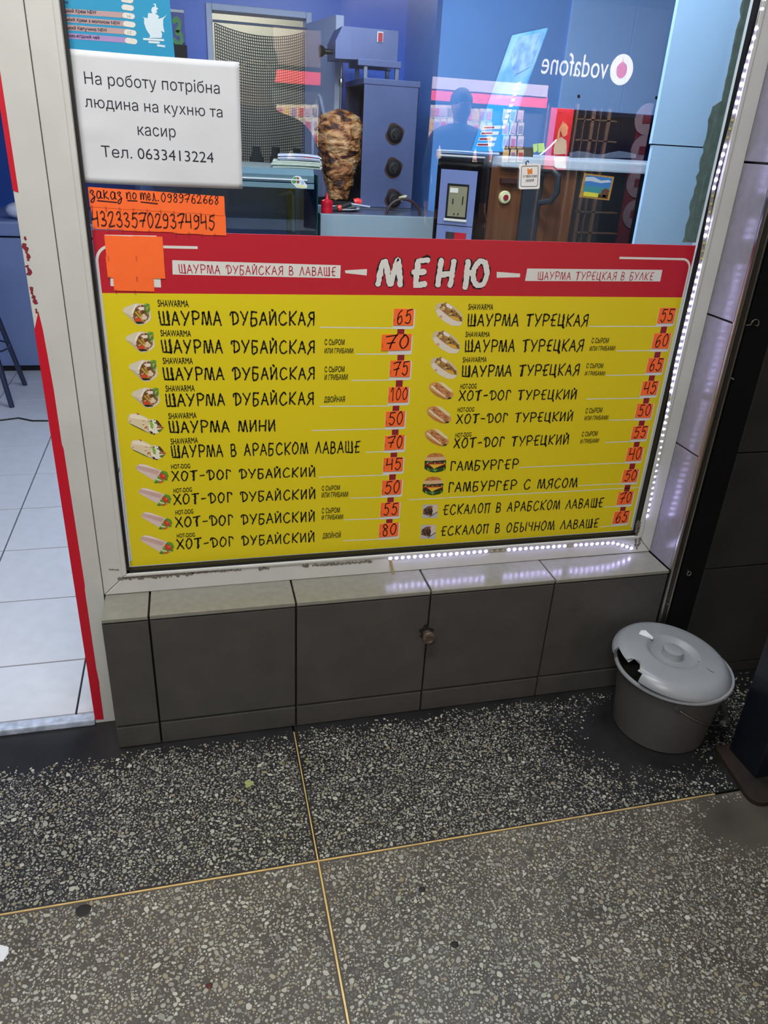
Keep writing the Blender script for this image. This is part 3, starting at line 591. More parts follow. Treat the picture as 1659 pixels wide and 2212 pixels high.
def burger():
    L_ = [('2c4a1c', [(.0, .26), (.06, .16), (.3, .03), (.5, 0), (.8, .06), (.98, .2), (.98, .36), (.5, .3), (.04, .38)]), ('3a2418', [(.02, .4), (.98, .42), (.97, .26), (.7, .22), (.3, .2), (.05, .26)]), ('a5281e', [(.02, .5), (.98, .52), (.98, .4), (.02, .4)]), ('e8b43a', [(.2, .41), (.95, .44), (.7, .33), (.45, .2), (.3, .34)]), ('2a3a1a', [(.03, .6), (.98, .66), (1, .52), (.02, .47)])]
    L_ += scatter([(.03, .2), (.97, .22), (.8, .07), (.3, .04)], ['5a9a38', '7dbb52', '234016'], 22, .045, 14) + scatter([(.05, .58), (.97, .62), (.97, .5), (.05, .48)], ['6a2a4a', '4a8a34', '1c2a14', '9cc46a', '8a1f1a'], 20, .04, 15)
    return L_ + [('d9b890', [(.06, .6), (.08, .78), (.22, .93), (.5, 1), (.78, .95), (.94, .8), (.98, .64), (.5, .6)]), ('c07a3c', [(.1, .78), (.24, .93), (.5, 1), (.78, .95), (.92, .82), (.7, .8), (.4, .78)])] + scatter([(.2, .84), (.8, .86), (.6, .96), (.35, .95)], ['e2c89a', 'a8622e'], 16, .02, 16)
def card_wrap():
    d = [(.05, .3), (.12, .66), (.35, .86), (.6, .9), (.68, .5), (.6, .2), (.35, .2), (.15, .28)]
    return [('b8b8c0', [(0, 0), (.96, 0), (1, 1), (.06, 1)]), ('d2c6b4', [(.62, .95), (.98, .97), (.98, .5), (.5, .1), (.4, .16)]), ('6a5848', [(.98, .5), (.98, .42), (.5, .06), (.42, .1)]), ('3a2c26', d)] + scatter(d, ['1c1614', '5c4034', '2a3a1c', '7a5040', 'b06a4a'], 26, .06, 18) + [('a8624a', [(.5, .8), (.64, .92), (.68, .8), (.6, .7)])]
PM = color_attr_mat()
def picture(fn, x0, y0, x1, y1):
    A, B_, D, E_ = at(x0, y1, YP), at(x1, y1, YP), at(x0, y0, YP), at(x1, y0, YP); V = []; F = []; cols_ = []
    for k, (c_, poly) in enumerate(fn()):
        n = len(V)
        for u, v in poly:
            p = (A * (1 - u) + B_ * u) * (1 - v) + (D * (1 - u) + E_ * u) * v; V.append((p[0], Y0 - .0002 - k * .000012, p[2]))
        F.append(tuple(range(n, n + len(poly)))); cols_.append(c_)
    return obj('food_picture', V, F, PM, menu, cols=cols_)
for x0, y0, x1, y1 in ((265, 655, 327, 703), (271, 716, 335, 762), (278, 777, 341, 825), (284, 837, 346, 882)): picture(cone_wrap, x0, y0, x1, y1)
for x0, y0, x1, y1 in ((276, 893, 355, 939), (282, 950, 360, 994)): picture(roll_wrap, x0, y0, x1, y1)
for x0, y0, x1, y1 in ((293, 1002, 364, 1044), (299, 1054, 370, 1093), (305, 1106, 372, 1144), (303, 1156, 376, 1197)): picture(dog_roll, x0, y0, x1, y1)
for x0, y0, x1, y1 in ((940, 650, 1000, 706), (934, 711, 994, 765), (930, 768, 988, 820)): picture(bun_wrap, x0, y0, x1, y1)
for x0, y0, x1, y1 in ((927, 823, 979, 865), (922, 875, 974, 917), (918, 925, 969, 966)): picture(hot_dog, x0, y0, x1, y1)
for x0, y0, x1, y1 in ((916, 978, 964, 1021), (912, 1029, 958, 1070)): picture(burger, x0, y0, x1, y1)
for x0, y0, x1, y1 in ((912, 1090, 946, 1119), (908, 1134, 942, 1164)): picture(card_wrap, x0, y0, x1, y1)
# ---- price cards printed on the board, orange price stickers on them
TAGS = [('65', 850, 667, 893, 703, 0), ('70', 824, 722, 888, 757, 0), ('75', 842, 779, 886, 814, 0), ('100', 839, 836, 882, 869, 0), ('50', 833, 888, 874, 921, 0), ('70', 831, 940, 873, 971, 0), ('45', 828, 988, 870, 1018, 0), ('50', 825, 1037, 867, 1068, 0), ('55', 822, 1085, 862, 1115, 0), ('80', 819, 1130, 860, 1159, 0),
 ('55', 1419, 665, 1460, 698, 1), ('60', 1407, 720, 1449, 753, 1), ('65', 1395, 773, 1435, 804, 1), ('45', 1383, 823, 1423, 853, 1), ('50', 1371, 872, 1411, 902, 1), ('55', 1362, 920, 1401, 948, 1), ('40', 1351, 966, 1390, 995, 1), ('50', 1342, 1014, 1380, 1041, 1), ('70', 1331, 1062, 1369, 1089, 1), ('65', 1322, 1104, 1361, 1130, 1)]
WHAT = ['first Dubai shawarma row', 'second Dubai shawarma row', 'third Dubai shawarma row', 'double Dubai shawarma row', 'mini shawarma row', 'Arabic flatbread shawarma row', 'plain Dubai hot dog row', 'second Dubai hot dog row', 'third Dubai hot dog row', 'double Dubai hot dog row',
 'plain Turkish shawarma row', 'second Turkish shawarma row', 'third Turkish shawarma row', 'plain Turkish hot dog row', 'second Turkish hot dog row', 'third Turkish hot dog row', 'plain hamburger row', 'hamburger with meat row', 'escalope in Arabic flatbread row', 'escalope in ordinary flatbread row']
prev = None; SMALL = None
def small_print(parent, x, y, z, rot, h=.0026):
    global SMALL
    if SMALL is None: SMALL = font_mesh('ЦІНА')
    V, F = SMALL; c_, s_ = math.cos(rot), math.sin(rot)
    P = [(x + (a * c_ - b * s_) * h / .73, y, z + (a * s_ + b * c_) * h / .73) for a, b in V]
    return obj('small_print', P, F, M['oprint'], parent)
for i, (t, x0, y0, x1, y1, rt) in enumerate(TAGS):
    xm, ym = (x0 + x1) / 2, (y0 + y1) / 2
    cx, czz = xz(xm, ym); wd = xz(x1 - (3 if rt else 0), ym)[0] - xz(x0 + (3 if rt else 0), ym)[0]; hh = xz(xm, y0)[1] - xz(xm, y1)[1]
    k = .75 if i == 1 else 1
    cw, ch = wd * .5 * k + .002, hh * .5 + .004; ccx = cx + wd * .5 * (1 - k) + .0015; cc = czz - (.004 if i != 1 else .006)
    P = [(ccx + u * (cw - .004) + .004 * math.cos(math.radians(a)), cc + v * (ch - .004) + .004 * math.sin(math.radians(a))) for u, v, a0 in ((1, 1, 0), (-1, 1, 90), (-1, -1, 180), (1, -1, 270)) for a in (a0, a0 + 45, a0 + 90)]
    obj('price_card', [(p, YP, q) for p, q in P], [tuple(range(len(P) - 1, -1, -1))], M['pwhite'], menu)
    if prev and prev[2] == rt: box('connector_bar', (ccx - .009, YP + .0001, cc + ch), (ccx + .007, YP + .0002, prev[1]), M['maroon'], menu)
    prev = (ccx, cc - ch, rt)
    s = empty('price_sticker', (cx, YT, czz), 'orange sticker with handwritten %s ending the %s' % (t, WHAT[i]), 'sticker', 'orange price stickers on the menu')
    tl = rs.uniform(-.03, .03); d1_, d2_ = (wd * .5 * math.sin(tl) * 1, 0)
    q = [(cx - wd / 2, czz - hh / 2 - d1_), (cx + wd / 2, czz - hh / 2 + d1_), (cx + wd / 2, czz + hh / 2 + d1_), (cx - wd / 2, czz + hh / 2 - d1_)]
    MB().prism([(a, YT, b) for a, b in q], (0, -.0005, 0)).build('label_paper', M['orange'], s)
    z0_ = czz - hh * .38; tw = wd * (.84 if len(t) > 2 else .76)
    line_of('handwriting', t, (cx - tw / 2 + wd * .04, 0, z0_), (cx + tw / 2 + wd * .04, 0, z0_ + .001), hh * .8, YT - .0007, M['marker'], s, hw=.05, rag=0, seed=300 + i, curve=True, track=.16)
    if not rt: small_print(s, cx - wd * .44, YT - .0007, czz - hh * .32, math.pi / 2)

# ================================================================== NOTES STUCK ON THE GLASS
def label_block(thing, cells, y, t=.0005):
    y0_ = y
    for n_, (x0, x1, z0, z1, sk) in enumerate(cells):
        y = y0_ - .00006 * (n_ % 2) - .0001 * (n_ // 2 % 2)
        MB().prism([(x0, y, z0), (x1, y, z0 + sk), (x1, y, z1 + sk), (x0, y, z1)], (0, -t, 0)).build('paper_label', M['orange'], thing)
        if rs.random() < .9: small_print(thing, x0 + .0022, y - t - .0002, z0 + .003, -math.pi / 2, .0028)
bx0, bz1 = at(177, 403, -.003)[0], at(177, 403, -.003)[2]; bx1, bz0 = at(488, 505, -.003)[0], at(488, 505, -.003)[2]
bm_ = at(184, 447, -.003)[2]
ban = empty('phone_order_notice', (bx0, -.0046, bz0), 'handwritten phone order notice on two rows of orange labels above the menu', 'notice')
bxo = bx0; bx0 = .009; wA = (bx1 - bx0 - .001) / 10
def bmap(x): return bx0 + (x - bxo) * (bx1 - bx0) / (bx1 - bxo)
label_block(ban, [(bx0 + i * wA, bx0 + (i + 1) * wA + .0005, bm_ + rs.uniform(0, .0015) - i * .0008, bz1 - rs.uniform(0, .001) - i * .0007, -.0006) for i in range(10)], -.0044)
label_block(ban, [(bx0 + .001 + i * wA, bx0 + .001 + (i + 1) * wA + .0005, at(190, 494, -.003)[2] + rs.uniform(-.001, .0012) - i * .0006, bm_ + .001 - i * .0008, -.0006) for i in range(10)], -.0038)
yw = -.0052
def hand(text, xl, yl, xr, yr, top, seed, hw=.05):
    L, R = at(xl, yl, yw), at(xr, yr, yw); L[0] = bmap(L[0]); R[0] = bmap(R[0]); return line_of('handwriting', text, L, R, at(xl, top, yw)[2] - L[2], yw, M['marker'], ban, hw=hw, rag=0, seed=seed, curve=True, track=.12)
hand('заказ', 183, 428, 255, 431, 411, 41, .075); hand('по', 264, 429, 288, 431, 414, 42, .075); hand('тел', 296, 431, 332, 434, 416, 43, .08); hand('.', 334, 433, 339, 433, 420, 44, .1); hand('0989762668', 343, 435, 473, 441, 417, 45, .06)
hand('4323357029374945', 188, 487, 464, 495, 456, 46, .05)
for a, b in (((198, 433), (243, 437)), ((266, 433), (289, 434)), ((296, 436), (335, 440))): outline('underline', [(bmap(at(*a, yw)[0]), at(*a, yw)[2]), (bmap(at(*b, yw)[0]), at(*b, yw)[2])], .0012, yw, M['marker'], ban)
pat = empty('label_patch', (at(290, 560, YT)[0], YT, at(290, 625, YT)[2]), 'patch of blank orange price labels at the left of the red header', 'label')
quadpx('backing_card', [(237, 590), (346, 592), (348, 621), (239, 618)], YP - .0001, M['pwhite'], pat)
sheetpx('backing_card', [(226, 507), (338, 509), (338, 530), (228, 530)], YP - .0001, -.0002, M['pwhite'], pat)
def pcell(x0, y0, x1, y1):
    ym = (y0 + y1) / 2; xm = (x0 + x1) / 2; return (at(x0, ym, YT)[0] - .0004, at(x1, ym, YT)[0] + .0004, at(xm, y1, YT)[2] - .0008, at(xm, y0, YT)[2], -.0006)
label_block(pat, [pcell(228, 509, 290, 556), pcell(289, 510, 352, 556), pcell(231, 555, 291, 599), pcell(290, 555, 355, 600), pcell(246, 598, 288, 627), pcell(287, 598, 332, 628)], YT - .0002)
# white job notice
A4 = empty('job_notice', (.146, -.0025, 1.267), 'large white paper with a printed job notice taped to the glass at the left', 'notice')
V = []; F = []; nx, nz = 30, 20
def paper_w(u, v): return abs(.0006 * math.sin(7 * u + 3 * v) + .0012 * math.exp(-((u - .12) / .15) ** 2 - ((v - .42) / .06) ** 2) + .001 * math.exp(-((u - .15) / .1) ** 2 - ((v - .7) / .08) ** 2) + .0015 * math.exp(-(v / .06) ** 2) * (1 - u))
for j in range(nz + 1):
    for i in range(nx + 1):
        u, v = i / nx, j / nz; x = -.0052 + .2975 * u; z = 1.2665 + .212 * v + .002 * (1 - u) * 0
        w = paper_w(u, v); w_ = .0006 * math.sin(7 * u + 3 * v) + .0012 * math.exp(-((u - .12) / .15) ** 2 - ((v - .42) / .06) ** 2) + .001 * math.exp(-((u - .15) / .1) ** 2 - ((v - .7) / .08) ** 2) + .0015 * math.exp(-(v / .06) ** 2) * (1 - u)
        V.append((x, -.0028 - w, z - .001 * math.sin(u * 3)))
for j in range(nz):
    for i in range(nx): k = j * (nx + 1) + i; F.append((k, k + 1, k + nx + 2, k + nx + 1))
pp = obj('paper_sheet', V, F, M['paper'], A4, True); sd = pp.modifiers.new('t', 'SOLIDIFY'); sd.thickness = .0003; sd.offset = 1
yl_ = -.0062
DI = mat('dark_blue_print', '15172a', .6)
for t, xl, yl, xr, yr, tp_ in (('На роботу потрібна', 183, 181, 475, 203, 154), ('людина на кухню та', 184, 231, 481, 254, 206), ('касир', 298, 292, 380, 297, 266), ('Тел. 0633413224', 220, 339, 462, 352, 314)):
    L, R = at(xl, yl, yl_), at(xr, yr, yl_); o = type_line('printed_line', t, L, R, at(xl, tp_, yl_)[2] - L[2], yl_, DI, A4, off=-.004)
    for v_ in o.data.vertices: v_.co.y = -.0028 - paper_w((v_.co.x + .0052) / .2975, (v_.co.z - 1.2665) / .212) - .0006
# coffee price poster behind the job notice
yp = -.0012
cp = empty('coffee_poster', (.14, yp, 1.47), 'cyan coffee price poster with a white sailing ship above the job notice', 'poster')
PX = lambda x, y: (100 + x * .1929, y * .1929)
sheetpx('poster_sheet', [(112, -95), (358, -95), (379, 140), (132, 130)], yp, .0006, M['cyanposter'], cp)
g1 = mat('mauve_print', 'b59a9c', .4); g2 = mat('violet_print', 'a58ac0', .4)
for k, (a, b) in enumerate((((120, 88), (985, 175)), ((125, 178), (990, 270)), ((135, 268), (1000, 360)), ((150, 362), (1010, 455)))):
    h_ = 62; quadpx('price_band', [PX(a[0], a[1]), PX(b[0] - 60, b[1] - 32), PX(b[0] - 60, b[1] + 30), PX(a[0] + 4, a[1] + h_)], yp - .0002, g1 if k < 3 else g2, cp)
for k, (cx, cy) in enumerate(((905, 0), (912, 85), (922, 178), (930, 272), (940, 365), (950, 460))):
    P = [PX(cx + (38 * sx) + 32 * math.cos(a), cy + 6 * sx + 32 * math.sin(a)) for sx, r_ in ((1, range(-90, 91, 30)), (-1, range(90, 271, 30))) for a in [math.radians(q) for q in r_]]
    obj('price_pill', [at(*p, yp - .0004) for p in P], [tuple(range(len(P)))], M['pwhite'], cp)
fi = mat('faint_print', '9aa8a8', .5)
for t, x, y in (('14', 905, 195), ('17', 915, 380)): tline_px('faint_digits', t, *PX(x, y), *PX(x + 40, y + 4), PX(x, y - 32)[1], yp - .0006, fi, cp)
for t, a, b, c_ in (('чино', (150, 29), (247, 38), 0), ('нський Крем NEW', (160, 132), (563, 158), 92), ('нський Крем з молоком NEW', (170, 227), (830, 276), 190), ('нський Капучино NEW', (180, 321), (683, 356), 284), ('мінно-ягідний чай', (195, 408), (597, 438), 374)):
    tline_px('price_text', t, *PX(*a), *PX(*b), PX(a[0], c_)[1], yp - .0005, mat('dark_violet_print', '24203a', .5), cp, off=.03)
ship = [(1150, 425), (1165, 400), (1120, 330), (1095, 260), (1095, 205), (1075, 190), (1135, 205), (1140, 145), (1185, 150), (1175, 110), (1190, 80), (1215, 75), (1212, 55), (1190, 45), (1225, 40), (1232, 80), (1255, 100), (1235, 110), (1240, 145), (1215, 150), (1265, 180), (1250, 212), (1300, 200), (1352, 165), (1310, 215), (1308, 290), (1325, 365), (1285, 345), (1298, 385), (1290, 425)]
obj('ship_picture', [at(*PX(*p), yp - .0004) for p in ship], [tuple(range(len(ship)))], mat('pale_blue_print', 'cfe2ee', .4), cp)
for a, b in (((1085, 437), (1320, 450)), ((1145, 470), (1270, 478)), ((1240, 508), (1330, 520))): outline('ship_wave', [(at(*PX(*a), yp)[0], at(*PX(*a), yp)[2]), (at(*PX(*b), yp)[0], at(*PX(*b), yp)[2])], .0016, yp - .0004, mat('pale_blue_print', 'cfe2ee', .4), cp)
# hanging card and framed picture on the glass
yc = -.0035
tg = empty('door_hanger_card', at(1145, 408, yc), 'white square hanging card with a small orange animal and two printed lines', 'card')
def rounded(px0, py0, px1, py1, r, sk=(0, 0)):
    P = []
    for (cx, cy, a0) in ((px1 - r, py0 + r, -90), (px1 - r, py1 - r, 0), (px0 + r, py1 - r, 90), (px0 + r, py0 + r, 180)):
        for a in range(a0, a0 + 91, 30):
            x, y = cx + r * math.cos(math.radians(a)), cy + r * math.sin(math.radians(a)); P.append((x + (y - py0) * sk[0], y + (x - px0) * sk[1]))
    return P
def pxs(name, P, y, t, m, par): return MB().prism([at(*p, y) for p in P], (0, t, 0)).build(name, m, par)
SK = (-.045, -.02)
pxs('card', rounded(1123, 354, 1168, 409, 4, SK), yc, .001, mat('white_card', 'eef0f2', .4), tg)
pxs('card_ear', [(1128 + 7.5 * math.cos(a / 8 * math.pi), 361 + 7.5 * math.sin(a / 8 * math.pi)) for a in range(16)], yc + .0001, .0009, MATS['white_card'], tg)
A = [(at(*p, yc - .0003)[0], at(*p, yc - .0003)[2]) for p in rounded(1127, 359, 1163, 403, 3, SK)]; outline('border_line', A + [A[0]], .0005, yc - .0003, M['ink'], tg)
pxs('animal_picture', [(1140, 377), (1139, 368), (1140, 363), (1143, 366), (1147, 365), (1149, 362), (1150, 367), (1150, 376), (1147, 376), (1145, 374), (1143, 377)], yc - .0004, .0001, mat('orange_print', 'e88a3c', .5), tg)
tline_px('printed_line', 'Я ТВОЯ НОВА', 1130, 384, 1160, 382.5, 379, yc - .0004, M['ink'], tg); tline_px('printed_line', 'ЛЮБОВ', 1135, 393, 1153, 391.5, 388, yc - .0004, M['ink'], tg)
MB().tube([at(1136, 356, yc), at(1136.5, 350, yc - .001), at(1140, 347, yc), at(1142, 351, yc)], .0012, 6).build('hook', M['black'], tg)
pf = empty('picture_magnet', at(1285, 433, yc), 'small cork framed seaside picture stuck on the window right of the card', 'picture')
pxs('cork_frame', [(1263, 374), (1327, 382), (1316, 433), (1252, 426)], yc, .002, mat('cork', 'b08a48', .7, noise=.3, nscale=300), pf)
def bil(u, v): A_, B_, C_, D_ = map(np.array, ((1266, 378.), (1323, 385.), (1312, 429.), (1257, 423.))); p = (A_ * (1 - u) + B_ * u) * (1 - v) + (D_ * (1 - u) + C_ * u) * v; return tuple(p)
for nm, c_, P in (('sky_picture', '2f7fd0', [(0, 0), (1, 0), (1, .5), (0, .5)]), ('cloud_picture', 'b9cfe6', [(0, .1), (.3, .05), (.6, .18), (.9, .1), (1, .2), (.6, .3), (.2, .26), (0, .3)]), ('sea_picture', '2c8fa0', [(0, .5), (1, .5), (1, .8), (0, .8)]), ('beach_picture', 'cfd84a', [(.05, .78), (.62, .8), (.62, 1), (.05, 1)]), ('rock_picture', '5a4036', [(.72, .62), (.85, .52), (1, .6), (1, .85), (.7, .8)]), ('coast_picture', '3a3020', [(.62, .85), (1, .8), (1, 1), (.62, 1)]), ('shell_picture', 'c9c49a', [(.78, .82), (.9, .8), (.92, .94), (.8, .96)])):
    obj(nm, [at(*bil(u, v), yc - .0003 - .00004 * len(nm)) for u, v in P], [tuple(range(len(P)))], mat('print_' + c_, c_, .35), pf)

# ================================================================== LED STRIPS
LD = MB().lathe([(.0039, 0), (.0036, .0013), (.0022, .0024), (.0, .0026)], (0, 0, 0), 12).build('led', mat('lit_led', 'c3bdff', .3, emit=34)); ledm = LD.data; bpy.data.objects.remove(LD)
LU = MB().box((-.0025, -.0025, 0), (.0025, .0025, .0012), .0004).build('led', mat('unlit_led', 'c9c07a', .3)); ledu = LU.data; bpy.data.objects.remove(LU)
ledw = mat('led_strip_tape', '8f8f88', .5)
def led_strip(label, pts, lit, loc):
    t = empty('led_strip', loc, label, 'light strip'); y = FY - .0006
    P = [np.array((p[0], p[2])) for p in pts]
    outline('strip_tape', [tuple(p) for p in P], .0045, y - .0006, ledw, t)
    seg = [np.linalg.norm(b - a) for a, b in zip(P[:-1], P[1:])]; tot = sum(seg)
    for s, on in lit:
        if s > tot: continue
        k = 0; q = s
        while k < len(seg) - 1 and q > seg[k]: q -= seg[k]; k += 1
        p = P[k] + (P[k + 1] - P[k]) * q / seg[k]
        o = link('led', ledm if on else ledu, None, t); o.matrix_parent_inverse = Matrix.Translation(-t.location); o.location = (p[0], y - .0008, p[1]); o.rotation_euler = (math.pi / 2, 0, 0)
vp = [at(x, y, FY) for x, y in ((1660, -45), (1647, 13), (1608, 152), (1578, 271), (1542, 402), (1512, 570), (1461, 780), (1439, 900), (1410, 1045), (1397, 1114))]
def z_of(y): return np.interp(y, [-45, 13, 152, 271, 402, 570, 780, 900, 1045, 1114], [p[2] for p in vp])
# heights (photo rows) of the dark stretches between lit lamps
DARK = [(40, 60), (242, 266), (276, 303), (410, 462), (512, 562), (853, 864)]
zt_, zb_ = vp[0][2], vp[-1][2]; n = 73; S = []
sl = np.cumsum([0] + [math.hypot(b[0] - a[0], b[2] - a[2]) for a, b in zip(vp[:-1], vp[1:])])
ys = np.interp(np.linspace(0, sl[-1], 400), sl, [-45, 13, 152, 271, 402, 570, 780, 900, 1045, 1114])
for i in range(n):
    s = i * sl[-1] / (n - 1) * .9995; yy = np.interp(s, np.linspace(0, sl[-1], 400), ys); S.append((s, not any(a < yy < b for a, b in DARK)))
led_strip('lit white LED strip running up the right side of the window frame', vp, S, vp[-1])
hp = [at(x, y, FY) for x, y in ((838, 1206), (950, 1198), (1067, 1189), (1257, 1176), (1322, 1172), (1340, 1176), (1362, 1183), (1367, 1185))]
L_ = sum(math.hypot(b[0] - a[0], b[2] - a[2]) for a, b in zip(hp[:-1], hp[1:])); n = 44
led_strip('lit white LED strip along the bottom rail under the menu', hp, [(.006 + i * (L_ - .012) / (n - 1), i not in (17, 18, 19, 31)) for i in range(n)], hp[0])
e = at(842, 1208, FY - .002); tb = MB()
tb.prism([(e[0] - .004, FY - .003, e[2]), (e[0] + .004, FY - .003, e[2]), (e[0] + .013, FY - .010, e[2] - .042), (e[0] + .006, FY - .010, e[2] - .040)], (0, -.0006, 0))
tag(tb.build('strip_end', mat('bent_strip', '9a8a60', .5)), 'short bent end of LED strip hanging below the rail', 'strip')

# ================================================================== BUCKET
BX, BY = 1.334, -.282
bk = empty('bucket', (BX, BY, 0), 'grey plastic bucket with a cracked lid standing in the corner', 'bucket')
MB().lathe([(.1415, .1835), (.1455, .184), (.1485, .187), (.149, .1905), (.147, .1945), (.142, .195), (.1395, .192)], (BX, BY, 0), 72).build('bucket_rim', M['lid'], bk, True)
MB().lathe([(0, .003), (.112, .003), (.114, 0), (.118, .004), (.122, .05), (.1355, .178), (.142, .180), (.1445, .184), (.1445, .191), (.141, .194), (.138, .192), (.133, .17), (.118, .01), (0, .008)], (BX, BY, 0), 72).build('bucket_body', M['bucket'], bk, True)
# lid: tilted disc with a raised rim, a ring-shaped step and a knob; a bite is broken out of its edge
LC = Vector((1.3245, -.279, .2235)); gx, gy = -.075, .05
prof = [(.0, .0245), (.0215, .0245), (.0248, .023), (.0262, .009), (.0275, .0035), (.052, .003), (.056, .0045), (.065, .0145), (.069, .0158), (.074, .0152), (.114, .0129), (.118, .0125), (.122, .0118), (.125, .0112), (.128, .0105), (.131, .009), (.134, .007), (.138, .004), (.146, -.006), (.149, -.014), (.149, -.017), (.1465, -.017), (.1445, -.013), (.136, .001), (.12, .0095), (.072, .011), (.054, .0015), (0, .0015)]
seg = 288; V = []; F = []
for r, h in prof:
    for i in range(seg):
        t = 2 * math.pi * i / seg; x, y = r * math.cos(t), r * math.sin(t); V.append((LC.x + x, LC.y + y, LC.z - .004 + h + gx * x + gy * y))
for j in range(len(prof) - 1):
    for i in range(seg):
        t = math.degrees(2 * math.pi * (i + .5) / seg); w = .5 + .5 * math.sin(i * 1.7)
        rr = (prof[j][0] + prof[j + 1][0]) / 2
        if 162 < t < 206 and rr > .1395: continue
        if abs(t - 193) < 9 and rr > .118 + .017 * (abs(t - 193) / 9) ** 2: continue
        k = (i + 1) % seg; F.append((j * seg + i, j * seg + k, (j + 1) * seg + k, (j + 1) * seg + i))
lo = obj('bucket_lid', V, F, M['lid'], bk, True); lo.data.set_sharp_from_angle(angle=math.radians(40)); tag(lo, 'pale grey lid with a piece broken out of its rim')
crk = mat('crack_line', '30302f', .8)
V, F = ribbon([(1.372, -.318), (1.378, -.335), (1.382, -.355), (1.388, -.362)], .0006, 1.2, random.Random(5), True)
obj('lid_crack', [(a, b, LC.z + .0106 + gx * (a - LC.x) + gy * (b - LC.y)) for a, b in V], F, crk, bk)
for sx in (-1, 1): MB().lathe([(.0, 0), (.012, 0), (.012, .006), (.006, .008), (0, .008)], (0, 0, 0), 20).build('handle_lug', M['bucket'], bk)
lugs = [o for o in bk.children if o.name.startswith('handle_lug')]
ad = math.radians(-115)       # one pivot of the bail faces the viewer's right
for o, s in zip(lugs, (0, math.pi)):
    d = Vector((math.cos(ad + s), math.sin(ad + s), 0)); o.matrix_parent_inverse = Matrix.Translation(-bk.location)
    o.location = Vector((BX, BY, .166)) + d * .131; o.rotation_euler = d.to_track_quat('Z', 'Y').to_euler()
pts = []; c1 = Vector((math.cos(ad), math.sin(ad), 0)); pr = Vector((-math.sin(ad), math.cos(ad), 0))
for i in range(25):
    t = math.pi * i / 24; p = Vector((BX, BY, .166)) + c1 * (.146 * math.cos(t)) + pr * (.152 * math.sin(t)) - Vector((0, 0, .085 * math.sin(t))); pts.append(p)
MB().tube(pts, .0027, 8).build('bail_handle', M['chrome'], bk, True)
MB().tube(pts[8:17], .0075, 10).build('handle_grip', M['bucket'], bk, True)
pw = MB(); q = lambda x, y, dz: (x, y, LC.z + .0115 + gx * (x - LC.x) + gy * (y - LC.y) + dz)
pw.add([q(1.268, -.204, 0), q(1.292, -.231, .002), q(1.302, -.222, .0), q(1.289, -.2, .008), q(1.280, -.194, .004)], [(0, 1, 2, 3), (0, 3, 4)])
o = pw.build('paper_scrap', M['paper']); o.modifiers.new('t', 'SOLIDIFY').thickness = .0006; tag(o, 'torn scrap of white paper lying on the bucket lid', 'paper')

# ================================================================== SMALL THINGS OUTSIDE
lp = np.array(atz(537, 1694, 0)); V = []
for i in range(18):
    t = 2 * math.pi * i / 18; r = .0095 * (1 + .22 * math.cos(3 * t) + .12 * math.sin(5 * t)); V.append((lp[0] + r * math.cos(t), lp[1] + r * 1.15 * math.sin(t), .0012 + .0012 * math.sin(2 * t) ** 2))
V.append((lp[0], lp[1], .0014)); o = obj('leaf', V, [(i, (i + 1) % 18, 18) for i in range(18)], mat('yellow_green_leaf', '8f9a5c', .6)); o.modifiers.new('t', 'SOLIDIFY').thickness = .0004; tag(o, 'small yellowish leaf lying on the dark terrazzo', 'leaf')
def gum(px, py, r, label, m='gum_black'):
    p = atz(px, py, 0); mm = mat('gum_black', '1a1817', .7) if m == 'gum_black' else mat(m, '4a1c16', .7)
    b_ = MB(); V = [(p[0], p[1], .0016)]
    for k, h in ((.6, .0014), (1, .0003)):
        V += [(p[0] + r * k * (1 + .12 * math.sin(3 * a)) * math.cos(a), p[1] + r * k * (1 + .1 * math.cos(2 * a)) * math.sin(a), h) for a in [2 * math.pi * i / 14 for i in range(14)]]
    F = [(0, 1 + i, 1 + (i + 1) % 14) for i in range(14)] + [(1 + i, 15 + i, 15 + (i + 1) % 14, 1 + (i + 1) % 14) for i in range(14)]
    tag(obj('chewing_gum', V, F, mm), label, 'gum')
gum(180, 1967, .0145, 'large flat black gum spot just below the brass strip at the left'); gum(982, 2041, .008, 'round dark gum spot on the brown terrazzo right of the crossing brass strips'); gum(452, 2130, .006, 'small reddish brown spot on the lower left terrazzo', 'gum_red'); gum(912, 1922, .007, 'dark elongated spot on the brown terrazzo near the brass crossing')
p = atz(2, 2062, 0); V = [(p[0] + a, p[1] + b, c_) for a, b, c_ in ((-.03, -.012, .0005), (.006, -.014, .0005), (.014, -.002, .003), (.011, .012, .001), (-.01, .02, .004), (-.03, .018, .0005))]
o = obj('paper_scrap', V, [tuple(range(6))], M['paper']); o.modifiers.new('t', 'SOLIDIFY').thickness = .0006; tag(o, 'white paper scrap on the floor at the left picture edge', 'paper')
# capped pipe stub in the tile joint
p = at(920, 1366, YB); ps = empty('pipe_stub', p, 'rusty capped pipe stub poking out of the tile joint', 'pipe')
MB().lathe([(.0, .0), (.012, .0), (.012, -.016), (.0165, -.0165), (.0175, -.019), (.016, -.024), (.010, -.0255), (.009, -.0235), (0, -.0235)], (p[0] + .003, p[1], p[2] - .004), 28, 'y').build('pipe_cap', mat('corroded_metal', '6a5c52', .5, metal=.6, noise=.3, nscale=80), ps, True)
V = [(p[0] - .001 + .017 * (1 + .25 * math.sin(5 * a) + .15 * math.cos(3 * a)) * math.cos(a), p[1] - .0006, p[2] + .002 + .02 * (1 + .2 * math.cos(4 * a)) * math.sin(a)) for a in [2 * math.pi * i / 24 for i in range(24)]]
MB().prism(V, (0, -.0005, 0)).build('broken_hole', M['grout'], ps)
